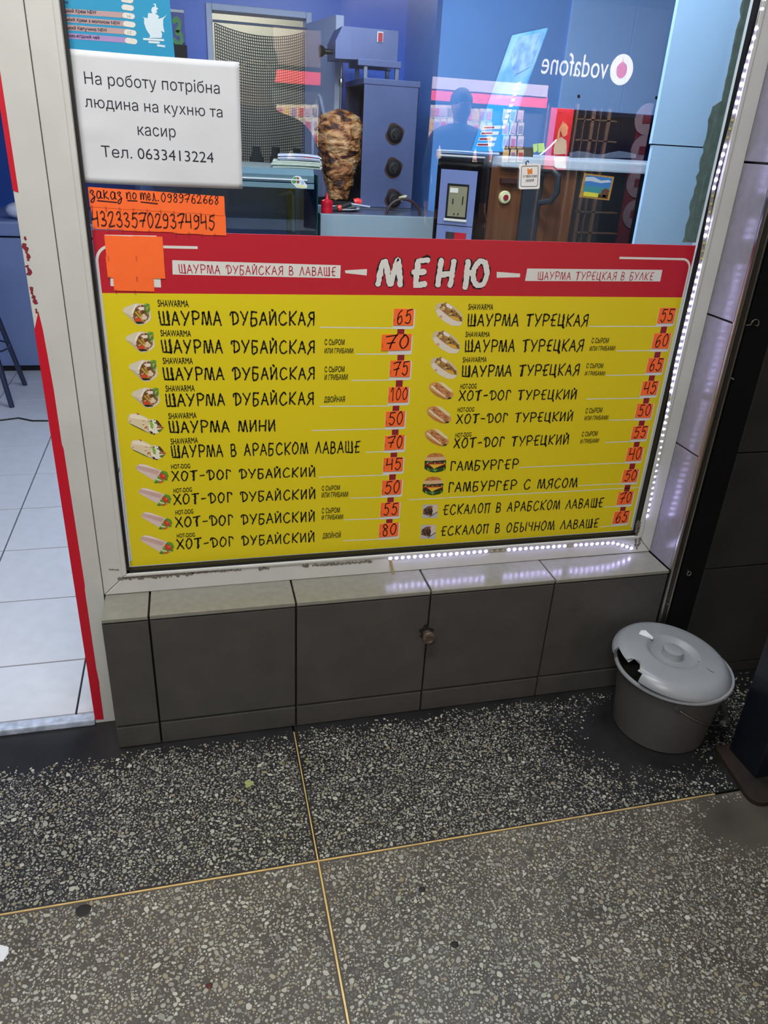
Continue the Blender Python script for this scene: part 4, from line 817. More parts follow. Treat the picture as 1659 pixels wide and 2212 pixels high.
# rusty hooks and screws on the black strip of the pier
def hook(px, py, r, a0, a1, label, tail=0):
    p = at(px, py, YB - .006); P = [(p[0] + r * math.cos(math.radians(a)), p[1] - .003, p[2] + r * math.sin(math.radians(a))) for a in np.linspace(a0, a1, 14)]
    if tail: P.append((P[-1][0] - .012, P[-1][1] + .001, P[-1][2] - .002))
    P = [(P[0][0], YB - .002, P[0][2])] + P
    tag(MB().tube(P, .0012, 7).build('wire_hook', mat('grey_wire', '8a857c', .4, metal=.6), None, True), label, 'hook')
hook(1629, 699, .010, -30, 190, 'bent wire hook on the black pier strip beside the third reveal tile', 1); hook(1487, 1238, .006, 100, 420, 'small wire ring on the black pier strip above the bucket')
for px, py, lb in ((1442, 1304, 'short pale screw in the black pier strip just above the bucket lid'), (1580, 817, 'tiny pale screw in the black pier strip halfway up')):
    p = at(px, py, YB - .002); tag(MB().lathe([(.0, -.008), (.0022, -.008), (.0022, 0), (0, 0)], p, 8, 'y').build('screw', mat('grey_wire', '8a857c', .4, metal=.6)), lb, 'screw')
# shutter post on a rusty base plate
po = empty('shutter_post', (1.55, -.46, 0), 'dark blue black steel post on a rusty base plate at the right edge', 'post')
box('post_body', (1.456, -.517, .012), (1.66, -.415, 2.6), mat('blue_black_paint', '10141d', .3, noise=.1, nscale=4), po, .003)
P = [(1.425, -.40), (1.402, -.55)] + [(1.427 + .025 * math.cos(math.radians(a)), -.563 + .025 * math.sin(math.radians(a))) for a in (180, 210, 240, 270)] + [(1.70, -.60), (1.70, -.40)]
MB().prism([(x, y, 0) for x, y in P], (0, 0, .012)).build('base_plate', M['rust'], po)

# ================================================================== INSIDE THE KIOSK
# inner doorway with a hanging metal mesh and an open white door
d2 = empty('door_2', (.62, 3.1, .02), kind='structure')
fr = mat('pale_blue_frame', 'b4c2dc', .4)
box('door_jamb', (DX0 - .03, 3.08, .02), (DX0, 3.21, DZ + .03), fr, d2, .003); box('door_jamb', (DX1, 3.08, .02), (DX1 + .03, 3.21, DZ + .03), fr, d2, .003); box('door_head', (DX0, 3.08, DZ), (DX1, 3.21, DZ + .03), fr, d2, .003)
hx, hy = DX1 + .015, 3.06; ex, ey = .958, 2.62
dv = Vector((ex - hx, ey - hy, 0)); Ld = dv.length; dv.normalize(); dn = Vector((dv.y, -dv.x, 0))
def leafpt(s, t, z): v = Vector((hx, hy, 0)) + dv * s + dn * t; return (v.x, v.y, z)
def leafbox(s0, s1, t0, t1, z0, z1): return MB().add([leafpt(s0, t0, z0), leafpt(s1, t0, z0), leafpt(s1, t1, z0), leafpt(s0, t1, z0), leafpt(s0, t0, z1), leafpt(s1, t0, z1), leafpt(s1, t1, z1), leafpt(s0, t1, z1)], [(3, 2, 1, 0), (4, 5, 6, 7), (0, 1, 5, 4), (1, 2, 6, 5), (2, 3, 7, 6), (3, 0, 4, 7)])
lw = mat('white_door_paint', 'c3cfe3', .4)
leafbox(0, Ld, -.02, .02, .03, 1.875).build('door_leaf', lw, d2)
for z0, z1 in ((.15, .8), (.95, 1.45)):
    for sgn in (-1, 1):
        P = [leafpt(s, sgn * .0205, z) for s, z in [(.13, z0), (Ld - .13, z0), (Ld - .13, z1)] + [(Ld - .13 - (Ld - .26) * k / 10, z1 + .09 * math.sin(math.pi * k / 10) ** 2 * (1 if z1 > 1 else 0)) for k in range(1, 10)] + [(.13, z1), (.13, z0)]]
        MB().tube(P, .009, 6, False).build('panel_moulding', lw, d2)
mc = empty('mesh_curtain', (.62, 3.06, 1.9), 'sagging grey wire mesh curtain hung across the inner doorway', 'mesh')
mesh_m = mat('dull_wire', '2c332f', .5, metal=.3)
def msh(u, v):
    sag = .045 * (u - .5) ** 2 * 4; z = DZ - .06 - .03 * (1 - (2 * u - 1) ** 2) - v * 1.75 - .02 * math.sin(v * 9 + u * 3) * u
    return (DX0 + .01 + u * (DX1 - DX0 - .02) + .008 * math.sin(v * 14) * math.sin(u * math.pi), 3.05 + .02 * math.sin(u * 7 + v * 4), z)
NW, NH = 42, 130; V = []; F = []; hwid = .0024
def strip_line(P, ax):
    n = len(V)
    for x, y, z in P: V.extend([(x - hwid * (ax == 0), y, z - hwid * (ax == 1)), (x + hwid * (ax == 0), y, z + hwid * (ax == 1))])
    for i in range(len(P) - 1): k = n + 2 * i; F.append((k, k + 1, k + 3, k + 2))
for i in range(NW + 1): strip_line([msh(i / NW, j / 50) for j in range(51)], 0)
for j in range(NH + 1): strip_line([msh(i / 14, j / NH) for i in range(15)], 1)
tag(obj('wire_mesh', V, F, mesh_m, mc), kind='stuff'); MB().tube([(DX0, 3.05, DZ - .05), (DX1, 3.05, DZ - .05)], .006, 8).build('curtain_rod', M['steel'], mc)
sb = empty('storage_shelf', (.6, 4.6, .02), 'dark shelf with jars dimly seen behind the mesh curtain', 'shelf')
box('shelf_board', (.2, 4.5, 1.02), (1.2, 4.95, 1.05), M['dark'], sb); box('shelf_side', (.2, 4.5, .02), (.23, 4.95, 1.02), M['dark'], sb); box('shelf_side', (1.17, 4.5, .02), (1.2, 4.95, 1.02), M['dark'], sb)
for k in range(5):
    o = MB().lathe([(0, 0), (.05, 0), (.05, .12), (.03, .16), (.03, .2), (0, .2)], (.42 + k * .15, 4.62 + .05 * (k % 2), 1.05), 16).build('jar', M['dark'], None, True); tag(o, '%s dark jar from the left on the storage shelf behind the mesh curtain' % ('first', 'second', 'third', 'fourth', 'fifth')[k], 'jar', 'jars behind the mesh')
# small dark blue poster at the far left of the glass
p0, p1 = at(372, 20, 3.09), at(401, 94, 3.09)
pz = empty('blue_wall_poster', (p0[0], 3.09, p1[2]), 'small dark blue poster with a green and white sign beside the inner doorway', 'poster')
box('poster_sheet', (p0[0] - .03, 3.085, p1[2]), (p1[0], 3.098, p0[2]), mat('deep_blue_print', '1c3f9c', .35), pz); box('poster_edge', (p0[0] - .03, 3.083, p0[2] - .012), (p1[0], 3.0845, p0[2]), M['pwhite'], pz)
V, F, w = strokes('3', .12, 0, 1, True); obj('poster_sign', [(p0[0] + .0 + a * .07, 3.083, p0[2] - .15 + b * .11) for a, b in V], F, mat('green_print', '3f9a4a', .4), pz)
box('wall_box', (p0[0] - .02, 3.05, p1[2] - .09), (p1[0] + .005, 3.098, p1[2] - .01), M['dark'], pz)
# doner grill on the grey counter
ct = empty('service_counter', (1.05, 2.0, .02), 'grey green laminate counter with the grill standing on it', 'counter'); CZ = 1.040
box('counter_front', (.775, 2.0, .02), (1.40, 2.03, CZ), M['counter'], ct, .002); box('counter_top', (.775, 2.03, CZ - .03), (1.40, 2.9, CZ - .0005), M['steel'], ct); box('counter_side', (.775, 2.03, .02), (.80, 2.9, CZ - .03), M['counter'], ct)
gr = empty('doner_grill', (1.1, 2.45, CZ), 'stainless upright gas grill with motor box and three sooty burner knobs', 'grill')
bx = lambda n, a, b, m, bev=.002: box(n, a, b, m, gr, bev)
GX0, GX1, GYn, GYf = 1.02, 1.285, 2.3, 2.75; GT = 1.605
pn = mat('blue_grey_steel', '626d94', .42, metal=.55, noise=.1, nscale=5)
bx('side_panel', (GX0, GYn, CZ + .012), (GX1, GYn + .006, GT), pn); bx('side_panel', (GX0, GYf - .006, CZ + .012), (GX1, GYf, GT), pn); bx('back_panel', (GX1 - .006, GYn, CZ + .012), (GX1, GYf, GT), pn)
bx('burner_wall', (GX0 + .09, GYn + .006, CZ + .02), (GX0 + .11, GYf - .006, GT - .01), M['soot']); bx('top_plate', (GX0 - .004, GYn - .004, GT - .025), (GX1 + .004, GYf + .004, GT), pn); bx('drip_tray', (GX0 - .27, GYn + .01, CZ), (GX1, GYf, CZ + .012), M['steel'])
for k in range(6): MB().tube([(GX0 + .07, GYn + .03 + k * .075, CZ + .06), (GX0 + .07, GYn + .03 + k * .075, GT - .05)], .004, 6).build('grate_bar', M['soot'], gr)
for px, py in ((853, 290), (850, 363), (850, 430)):
    p = at(px, py, GYn); V = [(p[0] + .044 * (1 + .1 * math.sin(4 * a)) * math.cos(a), GYn - .0008, p[2] + .047 * (1 + .08 * math.cos(3 * a)) * math.sin(a)) for a in [2 * math.pi * i / 28 for i in range(28)]]
    k_ = MB().lathe([(0, -.03), (.014, -.03), (.018, -.022), (.026, -.02), (.036, -.006), (.038, 0)], (p[0], GYn - .001, p[2]), 28, 'y').build('burner_knob', M['soot'], gr, True)
    MB().prism(V, (0, .0006, 0)).build('scorch_ring', mat('scorched_metal', '3a1d12', .6), k_)
    MB().box((p[0] - .004, GYn - .036, p[2] - .024), (p[0] + .004, GYn - .028, p[2] + .024), .002).build('knob_grip', M['soot'], k_)
p = at(867, 428, GYn - .03); MB().add([(p[0] - .02, p[1], p[2] - .012), (p[0] + .005, p[1], p[2] - .014), (p[0] + .03, p[1], p[2] + .012), (p[0] + .02, p[1], p[2] + .016), (p[0] - .012, p[1], p[2] + .006)], [(0, 1, 2, 3, 4)]).build('cream_pointer', mat('cream_plastic', 'd9d8a8', .4), gr)
MZ0, MZ1 = 1.668, 1.800
prof = [(.885, MZ0 + .005), (GX1 - .11, MZ0 + .012), (GX1 - .11, MZ1), (.915, MZ1), (.885, MZ0 + .075)]
MB().prism([(x, GYn + .02, z) for x, z in prof], (0, .22, 0)).build('motor_box', pn, gr)
p = at(821, 80, GYn + .018); box('switch_frame', (p[0] - .014, GYn + .014, p[2] - .021), (p[0] + .014, GYn + .02, p[2] + .021), M['pwhite'], gr, .002); box('switch', (p[0] - .010, GYn + .009, p[2] - .018), (p[0] + .010, GYn + .014, p[2] + .016), M['red'], gr, .003)
MB().lathe([(.026, -.06), (.022, -.045), (.012, -.035), (.010, 0)], (.885, GYn + .1, MZ0 + .035), 20, 'x').build('motor_knob', M['black'], gr, True)
bx('slide_rail', (.99, GYn + .012, MZ0 - .015), (GX1 - .09, GYn + .05, MZ0 + .012), pn); bx('slide_rail', (.99, GYn + .2, MZ0 - .015), (GX1 - .09, GYn + .24, MZ0 + .012), pn)
for x in (1.02, 1.17):
    for y in (GYn + .02, GYn + .21): bx('rail_post', (x, y, GT), (x + .018, y + .018, MZ0 - .015), M['steel'])
MB().tube([(.935, GYn + .13, MZ0 + .01), (.935, GYn + .13, CZ + .03)], .006, 10).build('spit_rod', M['chrome'], gr, True)
MB().lathe([(.006, -.02), (.011, -.012), (.011, .012), (.006, .02)], (.935, GYn + .13, 1.585), 14).build('spit_collar', M['chrome'], gr, True)
# meat: layered ragged slices
def meat_mat():
    m = bpy.data.materials.new('roast_meat'); m.use_nodes = True; nt = m.node_tree; b = nt.nodes['Principled BSDF']
    tc = nt.nodes.new('ShaderNodeTexCoord'); mp = nt.nodes.new('ShaderNodeMapping'); mp.inputs['Scale'].default_value = (11, 11, 20); nt.links.new(tc.outputs['Object'], mp.inputs[0])
    n = nt.nodes.new('ShaderNodeTexNoise'); n.inputs['Scale'].default_value = 1.1; n.inputs['Detail'].default_value = 6; n.inputs['Distortion'].default_value = 1.0; nt.links.new(mp.outputs[0], n.inputs['Vector'])
    r = nt.nodes.new('ShaderNodeValToRGB'); el = r.color_ramp.elements; el[0].position = .34; el[0].color = (*lin('24100a'), 1); el[1].position = .71; el[1].color = (*lin('d6b48e'), 1)
    for q, c in ((.41, '64300f'), (.48, 'a86a36'), (.57, 'cb9964')): e = el.new(q); e.color = (*lin(c), 1)
    nt.links.new(n.outputs['Fac'], r.inputs[0]); nt.links.new(r.outputs[0], b.inputs['Base Color']); b.inputs['Roughness'].default_value = .45
    n2 = nt.nodes.new('ShaderNodeTexNoise'); n2.inputs['Scale'].default_value = 6; n2.inputs['Detail'].default_value = 4; nt.links.new(mp.outputs[0], n2.inputs['Vector']); bp = nt.nodes.new('ShaderNodeBump'); bp.inputs['Strength'].default_value = .8; bp.inputs['Distance'].default_value = .012; nt.links.new(n2.outputs['Fac'], bp.inputs['Height']); nt.links.new(bp.outputs[0], b.inputs['Normal']); return m
MT = meat_mat()
mt = empty('doner_meat', (.935, GYn + .13, CZ + .03), 'browned cone of stacked meat on the spit in front of the grill', 'meat'); rm = random.Random(3)
V = []; F = []; seg = 56; n = 90; mz0, mz1 = CZ + .035, 1.475
def mr(t): return np.interp(t, [0, .12, .25, .45, .6, .8, .92, .97, 1], [.050, .060, .072, .098, .112, .112, .095, .05, .012])
from mathutils import noise as NZ
for j in range(n + 1):
    t = j / n
    for i in range(seg):
        a = 2 * math.pi * i / seg; q = Vector((math.cos(a) * 1.6, math.sin(a) * 1.6, t * 9)); k = mr(t) * (1 + (.16 * NZ.noise(q) + .09 * NZ.noise(q * 2.6) + .05 * NZ.noise(q * 7)) * (1 if t > .14 else .25))
        V.append((.935 + k * math.cos(a), GYn + .13 + k * .95 * math.sin(a), mz0 + (mz1 - mz0) * t + .014 * NZ.noise(q * 1.7 + Vector((5, 2, 1))) * (1 - t)))
for j in range(n):
    for i in range(seg): F.append((j * seg + i, j * seg + (i + 1) % seg, (j + 1) * seg + (i + 1) % seg, (j + 1) * seg + i))
F.append(tuple(range(seg - 1, -1, -1))); F.append(tuple(n * seg + i for i in range(seg)))
obj('meat_core', V, F, MT, mt, True)
for k in range(110):
    t = rm.uniform(.16, .95); a = rm.uniform(0, 6.28); r0 = mr(t) * 1.0; c_ = Vector((.935 + r0 * math.cos(a), GYn + .13 + r0 * .95 * math.sin(a), mz0 + (mz1 - mz0) * t))
    tg_ = Vector((-math.sin(a), math.cos(a), rm.uniform(-1.1, 1.1))).normalized(); no = Vector((math.cos(a), math.sin(a), 0)); up = Vector((0, 0, 1)); L2 = rm.uniform(.012, .042); H2 = rm.uniform(.008, .022); P = []
    for q in range(7):
        b = 2 * math.pi * q / 7; P.append(c_ + tg_ * L2 * math.cos(b) * rm.uniform(.7, 1.2) + up * H2 * math.sin(b) * rm.uniform(.6, 1.3) + no * (.004 * math.sin(b) - .002))
    V = [tuple(p) for p in P] + [tuple(c_ + no * rm.uniform(.003, .009) - up * H2 * .2)]
    obj('meat_slice', V, [(q, (q + 1) % 7, 7) for q in range(7)], MT, mt, True)
MB().lathe([(0, 0), (.13, 0), (.135, .02), (.13, .02), (.126, .005), (0, .005)], (.935, GYn + .13, CZ + .0125), 32).build('spit_plate', M['dark'], mt, True)
# things along the counter edge
kn = empty('doner_knife', at(745, 450, 2.12), 'long knife with black handle and red band lying before the grill', 'knife')
a, b = np.array(at(800, 447, 2.12)), np.array(at(762, 438, 2.12)); zz = CZ + .014
MB().prism([tuple(at(758, 438, 2.12)), tuple(at(800, 445, 2.12)), tuple(at(799, 448, 2.12)), tuple(at(760, 442, 2.12))], (0, .002, 0)).build('blade', mat('pale_blade', 'd9e2f2', .25, metal=.3), kn)
MB().tube([at(700, 456, 2.12), at(730, 450, 2.12), at(758, 440, 2.12)], .012, 8).build('handle', M['dark'], kn, True); MB().tube([at(730, 450, 2.117), at(737, 448, 2.117)], .0135, 10).build('handle_band', mat('bright_red_plastic', 'f0332a', .35), kn, True)
rp = empty('red_handled_tool', at(770, 440, 2.2), 'black tool with bright red handle ends on the counter', 'tool')
MB().tube([at(735, 452, 2.2), at(768, 447, 2.2)], .016, 8).build('tool_body', M['black'], rp, True); MB().tube([at(765, 436, 2.2), at(772, 434, 2.2), at(780, 437, 2.2)], .014, 8).build('red_handle', mat('bright_red_plastic', 'f0332a', .35), rp, True)
bo = empty('sauce_bottle', at(706, 462, 2.05), 'squat red sauce bottle at the counter corner', 'bottle'); p = at(706, 462, 2.06)
MB().lathe([(0, 0), (.026, 0), (.027, .02), (.025, .026), (.029, .04), (.026, .052), (.012, .058)], (p[0], p[1], CZ), 24).build('bottle_body', mat('red_plastic', 'c2182a', .25), bo, True); MB().lathe([(.012, .055), (.009, .062), (.003, .085), (0, .085)], (p[0], p[1], CZ), 16).build('nozzle', mat('red_plastic', 'c2182a', .25), bo, True)
pl = at(690, 455, 2.1); tag(MB().lathe([(0, 0), (.05, .0), (.09, .012), (.088, .014), (.05, .003), (0, .003)], (pl[0] + .12, 2.2, CZ), 32).build('white_plate', M['pwhite'], None, True), 'white plate edge showing behind the red bottle', 'plate')
P = [at(835 + 36 - 36 * math.cos(t), 466 - 36 * math.sin(t), 2.08) for t in np.linspace(0, math.pi, 17)]
P = [(p[0], p[1], p[2]) for p in P]; tag(MB().tube(P, .007, 8).build('pan_hoop', mat('dark_brown_handle', '3a2422', .5), None, True), 'dark brown hoop handle rising from the counter before the grill', 'handle')
# glass display cabinet with newspapers
dc = empty('display_cabinet', (.4, 1.9, .02), 'glass fronted display cabinet with teal grey top left of the grill', 'cabinet'); DT = 1.222; dx0, dx1 = -.02, .748
box('cabinet_base', (dx0, 1.92, .02), (dx1, 2.5, .85), mat('dark_blue_panel', '22315c', .5), dc); box('back_wall', (dx0, 2.45, .85), (dx1, 2.5, DT - .02), mat('blue_back_panel', '5a80d0', .5), dc)
MB().prism([(dx0, 1.905, DT - .05), (dx0, 1.9, DT - .022), (dx0, 1.93, DT), (dx0, 2.5, DT), (dx0, 2.5, DT - .05)], (dx1 - dx0 - .02, 0, 0)).build('cabinet_top', M['teal'], dc)
box('top_trim', (dx0, 1.898, DT - .042), (dx1 - .05, 1.903, DT - .037), M['pwhite'], dc); box('lower_trim', (dx0, 1.9, DT - .074), (dx1 - .02, 1.912, DT - .054), M['teal'], dc)
box('glass_front', (dx0, 1.905, .85), (dx1 - .004, 1.91, DT - .055), M['clear2'], dc); box('glass_side', (dx1 - .006, 1.91, .85), (dx1, 2.48, DT - .02), mat('green_glass_edge', '12403e', .2), dc)
MB().tube([at(602, 421, 2.2), at(628, 414, 2.2), at(634, 422, 2.2), at(634, 500, 2.2)], .008, 8).build('shelf_bracket', M['teal'], dc, True); box('shelf_post', (dx1 - .1, 2.2, .85), (dx1 - .06, 2.23, DT - .06), M['dark'], dc)
sk = empty('cartoon_sticker', at(648, 392, 1.897), 'small green and white cut-out sticker on the cabinet glass', 'sticker')
def spx(P): return [(500 + x * .1326, 320 + y * .1326) for x, y in P]
pxs('sticker_base', spx([(970, 540), (1010, 470), (1050, 450), (1120, 460), (1160, 510), (1195, 560), (1235, 610), (1225, 655), (1150, 660), (1060, 645), (1020, 600), (985, 575)]), 1.899, .0008, M['pwhite'], sk)
for nm, c_, P in (('green_print', '3f8a3a', [(980, 540), (1015, 475), (1055, 470), (1060, 560), (1010, 580)]), ('brown_print', '7a4426', [(1060, 470), (1100, 480), (1110, 560), (1070, 585)]), ('pale_print', 'd8d69c', [(1045, 600), (1110, 590), (1220, 615), (1215, 650), (1080, 640)]), ('grey_print', '9fb0cc', [(1125, 540), (1165, 525), (1185, 575), (1150, 600)])):
    obj(nm, [at(*p, 1.8985 - .0002 * len(nm) / 10) for p in spx(P)], [tuple(range(len(P)))], mat('sticker_' + nm, c_, .4), sk)
nx0 = at(590, 350, 2.1)[0]
for k, (lb, c_, px0, px1, h, nm) in enumerate((('lower folded newspaper of the pair on the display cabinet', 'c6cdbb', 587, 692, .028, 'newspaper'), ('upper folded white newspaper with red print on the display cabinet', 'd3d6e6', 600, 690, .022, 'newspaper'))):
    x0, x1 = at(px0, 350, 2.05)[0], at(px1, 350, 2.05)[0]; z0 = DT + (.0 if k == 0 else .0285); t = empty(nm, (x0, 2.05, z0), lb, 'newspaper', 'newspapers on the display cabinet'); pm = mat('newsprint_' + c_, c_, .7, noise=.08, nscale=60)
    for s in range(5):
        zz = z0 + h * s / 5; off = .006 * math.sin(s * 2.3 + k); P = [(x0 + off + (x1 - x0) * u, zz + .004 * math.sin(u * 3.1) * (1 if k else .5)) for u in np.linspace(0, 1, 9)]
        MB().prism([(p, 2.02 + off, q) for p, q in P] + [(p, 2.02 + off, q + h / 5 * .8) for p, q in reversed(P)], (.03, .24, 0)).build('folded_sheet', pm, t)
    if k: box('red_print', (x0 + .1, 2.018, z0 + .012), (x0 + .15, 2.0195, z0 + .018), M['redink'], t)
# tall payment unit
tu = empty('coin_terminal', (.94, .6, .8), 'black coin terminal with grey face and a glazed slot window', 'terminal'); ya = math.radians(33); rt_ = Vector((math.cos(ya), -math.sin(ya), 0)); rt_ = Vector((math.cos(ya), math.sin(-ya), 0)); 
fx = Vector((math.cos(ya), -math.sin(ya), 0)); fy = Vector((math.sin(ya), math.cos(ya), 0)); org = Vector((at(957, 430, .57)[0], .57, 0))
org = Vector((.872, .60, 0)); wT, dT, zT = .128, .12, 1.338
def tp3(u, v, z): q_ = org + fx * u + fy * v; return (q_.x, q_.y, z)
side = [(0, .85), (0, zT - .035)] + [(.035 - .035 * math.cos(math.radians(a)), zT - .035 + .035 * math.sin(math.radians(a))) for a in (15, 30, 45, 60, 75, 90)] + [(dT, zT), (dT, .85)]
MB().prism([tp3(0, v, z) for v, z in side], tuple(fx * wT)).build('terminal_body', mat('gloss_black', '07080c', .22, spec=.2), tu, True).data.set_sharp_from_angle(angle=math.radians(35))
def tface(name, u0, u1, z0, z1, t0, t1, m): return MB().add([tp3(u0, t0, z0), tp3(u1, t0, z0), tp3(u1, t1, z0), tp3(u0, t1, z0), tp3(u0, t0, z1), tp3(u1, t0, z1), tp3(u1, t1, z1), tp3(u0, t1, z1)], [(3, 2, 1, 0), (4, 5, 6, 7), (0, 1, 5, 4), (1, 2, 6, 5), (2, 3, 7, 6), (3, 0, 4, 7)]).build(name, m, tu)
gf = mat('grey_blue_face', '6f80b4', .35)
tface('face_panel', .012, .116, 1.155, zT - .04, -.003, 0, gf); tface('face_panel', .012, .116, .86, 1.153, -.003, 0, gf)
tface('window_frame', .034, .096, 1.172, zT - .075, -.004, -.003, M['black']); tface('window_panel', .040, .092, 1.178, zT - .081, -.0046, -.004, mat('olive_grey', '86876f', .3)); tface('window_ledge', .032, .098, 1.166, 1.172, -.008, -.003, M['pwhite'])
for u, z0, z1 in ((.052, 1.21, 1.225), (.08, 1.21, 1.232), (.058, 1.182, 1.187), (.07, 1.182, 1.188)): tface('slot', u, u + .003, z0, z1, -.0052, -.0046, M['black'])
tface('price_label', .043, .066, zT - .098, zT - .086, -.0052, -.0046, M['pwhite'])
tface('maker_label', .04, .1, 1.104, 1.136, -.0038, -.003, mat('charcoal_print', '2a2c36', .4)); tface('red_label', .066, .1, 1.104, 1.136, -.0042, -.0038, M['red'])
V, F = font_mesh('Handy Vending'); x0, x1 = V[:, 0].min(), V[:, 0].max(); obj('label_lettering', [tp3(.044 + .052 * (a - x0) / (x1 - x0), -.0046, 1.11 + b * .011) for a, b in V], F, M['pwhite'], tu)
tag(box('window_counter', (.25, .2, .021), (1.3, .78, .85), M['slab']), 'grey white counter running behind the menu under the glass', 'counter')
# leaning price board
bd = empty('leaning_price_board', (1.16, .99, 1.34), 'blue coffee price board in clear acrylic leaning on the cabinet top', 'board')
K = [Vector(p) for p in ((1.2546, 1.1198, 1.6871), (1.2872, .9217, 1.6919), (1.1750, .8950, 1.3461), (1.1424, 1.0931, 1.3413))]
nrm = (K[1] - K[0]).cross(K[3] - K[0]).normalized()
if nrm.dot(Vector(CAM) - K[0]) < 0: nrm = -nrm
def bp(u, v, t=0): p = (K[0] * (1 - u) + K[1] * u) * (1 - v) + (K[3] * (1 - u) + K[2] * u) * v + nrm * t; return tuple(p)
def bquad(name, P, t, m): return obj(name, [bp(u, v, t) for u, v in P], [tuple(range(len(P)))], m, bd)
MB().prism([bp(u, v) for u, v in ((0, 0), (1, 0), (1, 1), (0, 1))], tuple(-nrm * .004)).build('backing_sheet', mat('blue_picture', '3f8fd0', .25, col2='9cc4e6', nscale=9), bd)
bquad('clear_sheet', [(-.02, -.01), (1.03, -.01), (1.03, 1.02), (-.02, 1.02)], .004, M['acrylic']); bquad('lower_field', [(0, .55), (1, .55), (1, 1), (0, 1)], .0006, mat('mid_blue_print', '3fa0dc', .3))
for k in range(9): v = .42 + k * .045; bquad('price_pill', [(.72, v), (.84, v), (.84, v + .028), (.72, v + .028)], .0012, M['pwhite'])
for k in range(4): v = .78 + k * .05; bquad('price_band', [(.12, v), (.7, v), (.7, v + .03), (.12, v + .03)], .0012, M['pwhite']); bquad('price_text', [(.15, v + .008), (.5, v + .008), (.5, v + .022), (.15, v + .022)], .0016, M['maroon'])
bquad('picture_field', [(.2, .03), (.95, .03), (.95, .3), (.55, .36), (.2, .2)], .0009, mat('pale_mountain_print', 'a9c6e8', .3, col2='5f86bb', nscale=30))
# coffee corner cabinet
cc = empty('coffee_cabinet', (1.5, 1.2, .02), 'brown wooden cabinet with grey white top and dark post in the right corner', 'cabinet')
SZ = 1.334; sx0 = at(1085, 345, .88)[0]
MB().box((sx0, .88, SZ - .032), (2.3, 1.6, SZ), .006).build('cabinet_top', M['slab'], cc); box('top_extension', (1.09, .92, SZ - .004), (sx0 + .02, 1.3, SZ), M['acrylic'], cc)
def fpx(name, x0, x1, y1, m, dy=0.0, y0=None): 
    a = at(x0, 440, .9 + dy)[0]; b = at(x1, 440, .9 + dy)[0]; return box(name, (a, .9 + dy, .02), (b, .93 + dy, SZ - .0325), m, cc)
fpx('wood_door', 1052, 1131, 0, M['wood'], .004); fpx('dark_post', 1127, 1166, 0, mat('slate_paint', '2b3138', .4), -.01); fpx('wood_door', 1167, 1238, 0, M['wood'], .004); fpx('dark_panel', 1238, 1300, 0, M['dark'], .004); fpx('dark_panel', 1300, 1460, 0, M['black'], .006)
MB().tube([at(1166, 364, .87), at(1195, 366, .84), at(1206, 380, .83), at(1203, 415, .83), at(1190, 434, .84), at(1166, 438, .87)], .010, 8).build('pull_handle', mat('slate_paint', '2b3138', .4), cc, True)
p = at(1090, 426, .9); MB().lathe([(0, -.012), (.008, -.012), (.010, -.008), (.017, -.008), (.02, -.004), (.02, .004)], (p[0], .9, p[2]), 28, 'y').build('round_badge', mat('cream_plastic', 'd9d8a8', .4), cc, True)
MB().lathe([(0, -.0125), (.009, -.0125), (.009, -.011)], (p[0], .9, p[2]), 20, 'y').build('badge_centre', M['maroon'], cc)
box('item_tray', (at(1083, 385, .89)[0], .885, at(1083, 395, .89)[2]), (at(1128, 385, .89)[0], .905, at(1083, 385, .89)[2]), mat('dark_wood', '3a2018', .5), cc)
a = at(1104, 316, 1.0); b = at(1152, 336, 1.0); tag(box('dark_carton', (a[0], 1.0, SZ), (b[0], 1.1, a[2]), mat('dark_carton', '3b3226', .6, noise=.4, nscale=80), None, .002), 'small dark printed carton on the corner cabinet top', 'box')
for k, (x0, x1, lb) in enumerate(((1151, 1161, 'left'), (1162, 1175, 'right'))):
    P = [at(x0, 312 - k * 2, .95), at(x1, 310 - k, .95), at(x1 + k * 3, 326, .95), at(x0 + 2 - k, 330, .95)]; tag(MB().prism(P, (0, .002, 0)).build('sticky_note', mat('lime_paper', 'b9d67a', .6)), '%s one of two lime green notes standing on the corner cabinet' % lb, 'note')
gl = [at(1166 + k * 6, 335 - 4 * k - (k * k) * .25, .93) for k in range(7)]; tag(MB().tube(gl, .003, 6).build('white_cable', M['pwhite'], None, True), 'thin white cable curling up beside the lime green notes', 'cable')
V = [(at(1230 + i * 18, 338 + (3 if j else -8 - 4 * math.sin(i * 1.3)), 1.0 + j * .02)) for j in (1, 0) for i in range(9)]; tag(obj('plastic_wrap', [(x, y, max(z, SZ)) for x, y, z in V], [(i, i + 1, i + 10, i + 9) for i in range(8)], mat('clear_wrap', '6a7080', .2)), 'crumpled plastic wrap lying along the cabinet top', 'wrap')
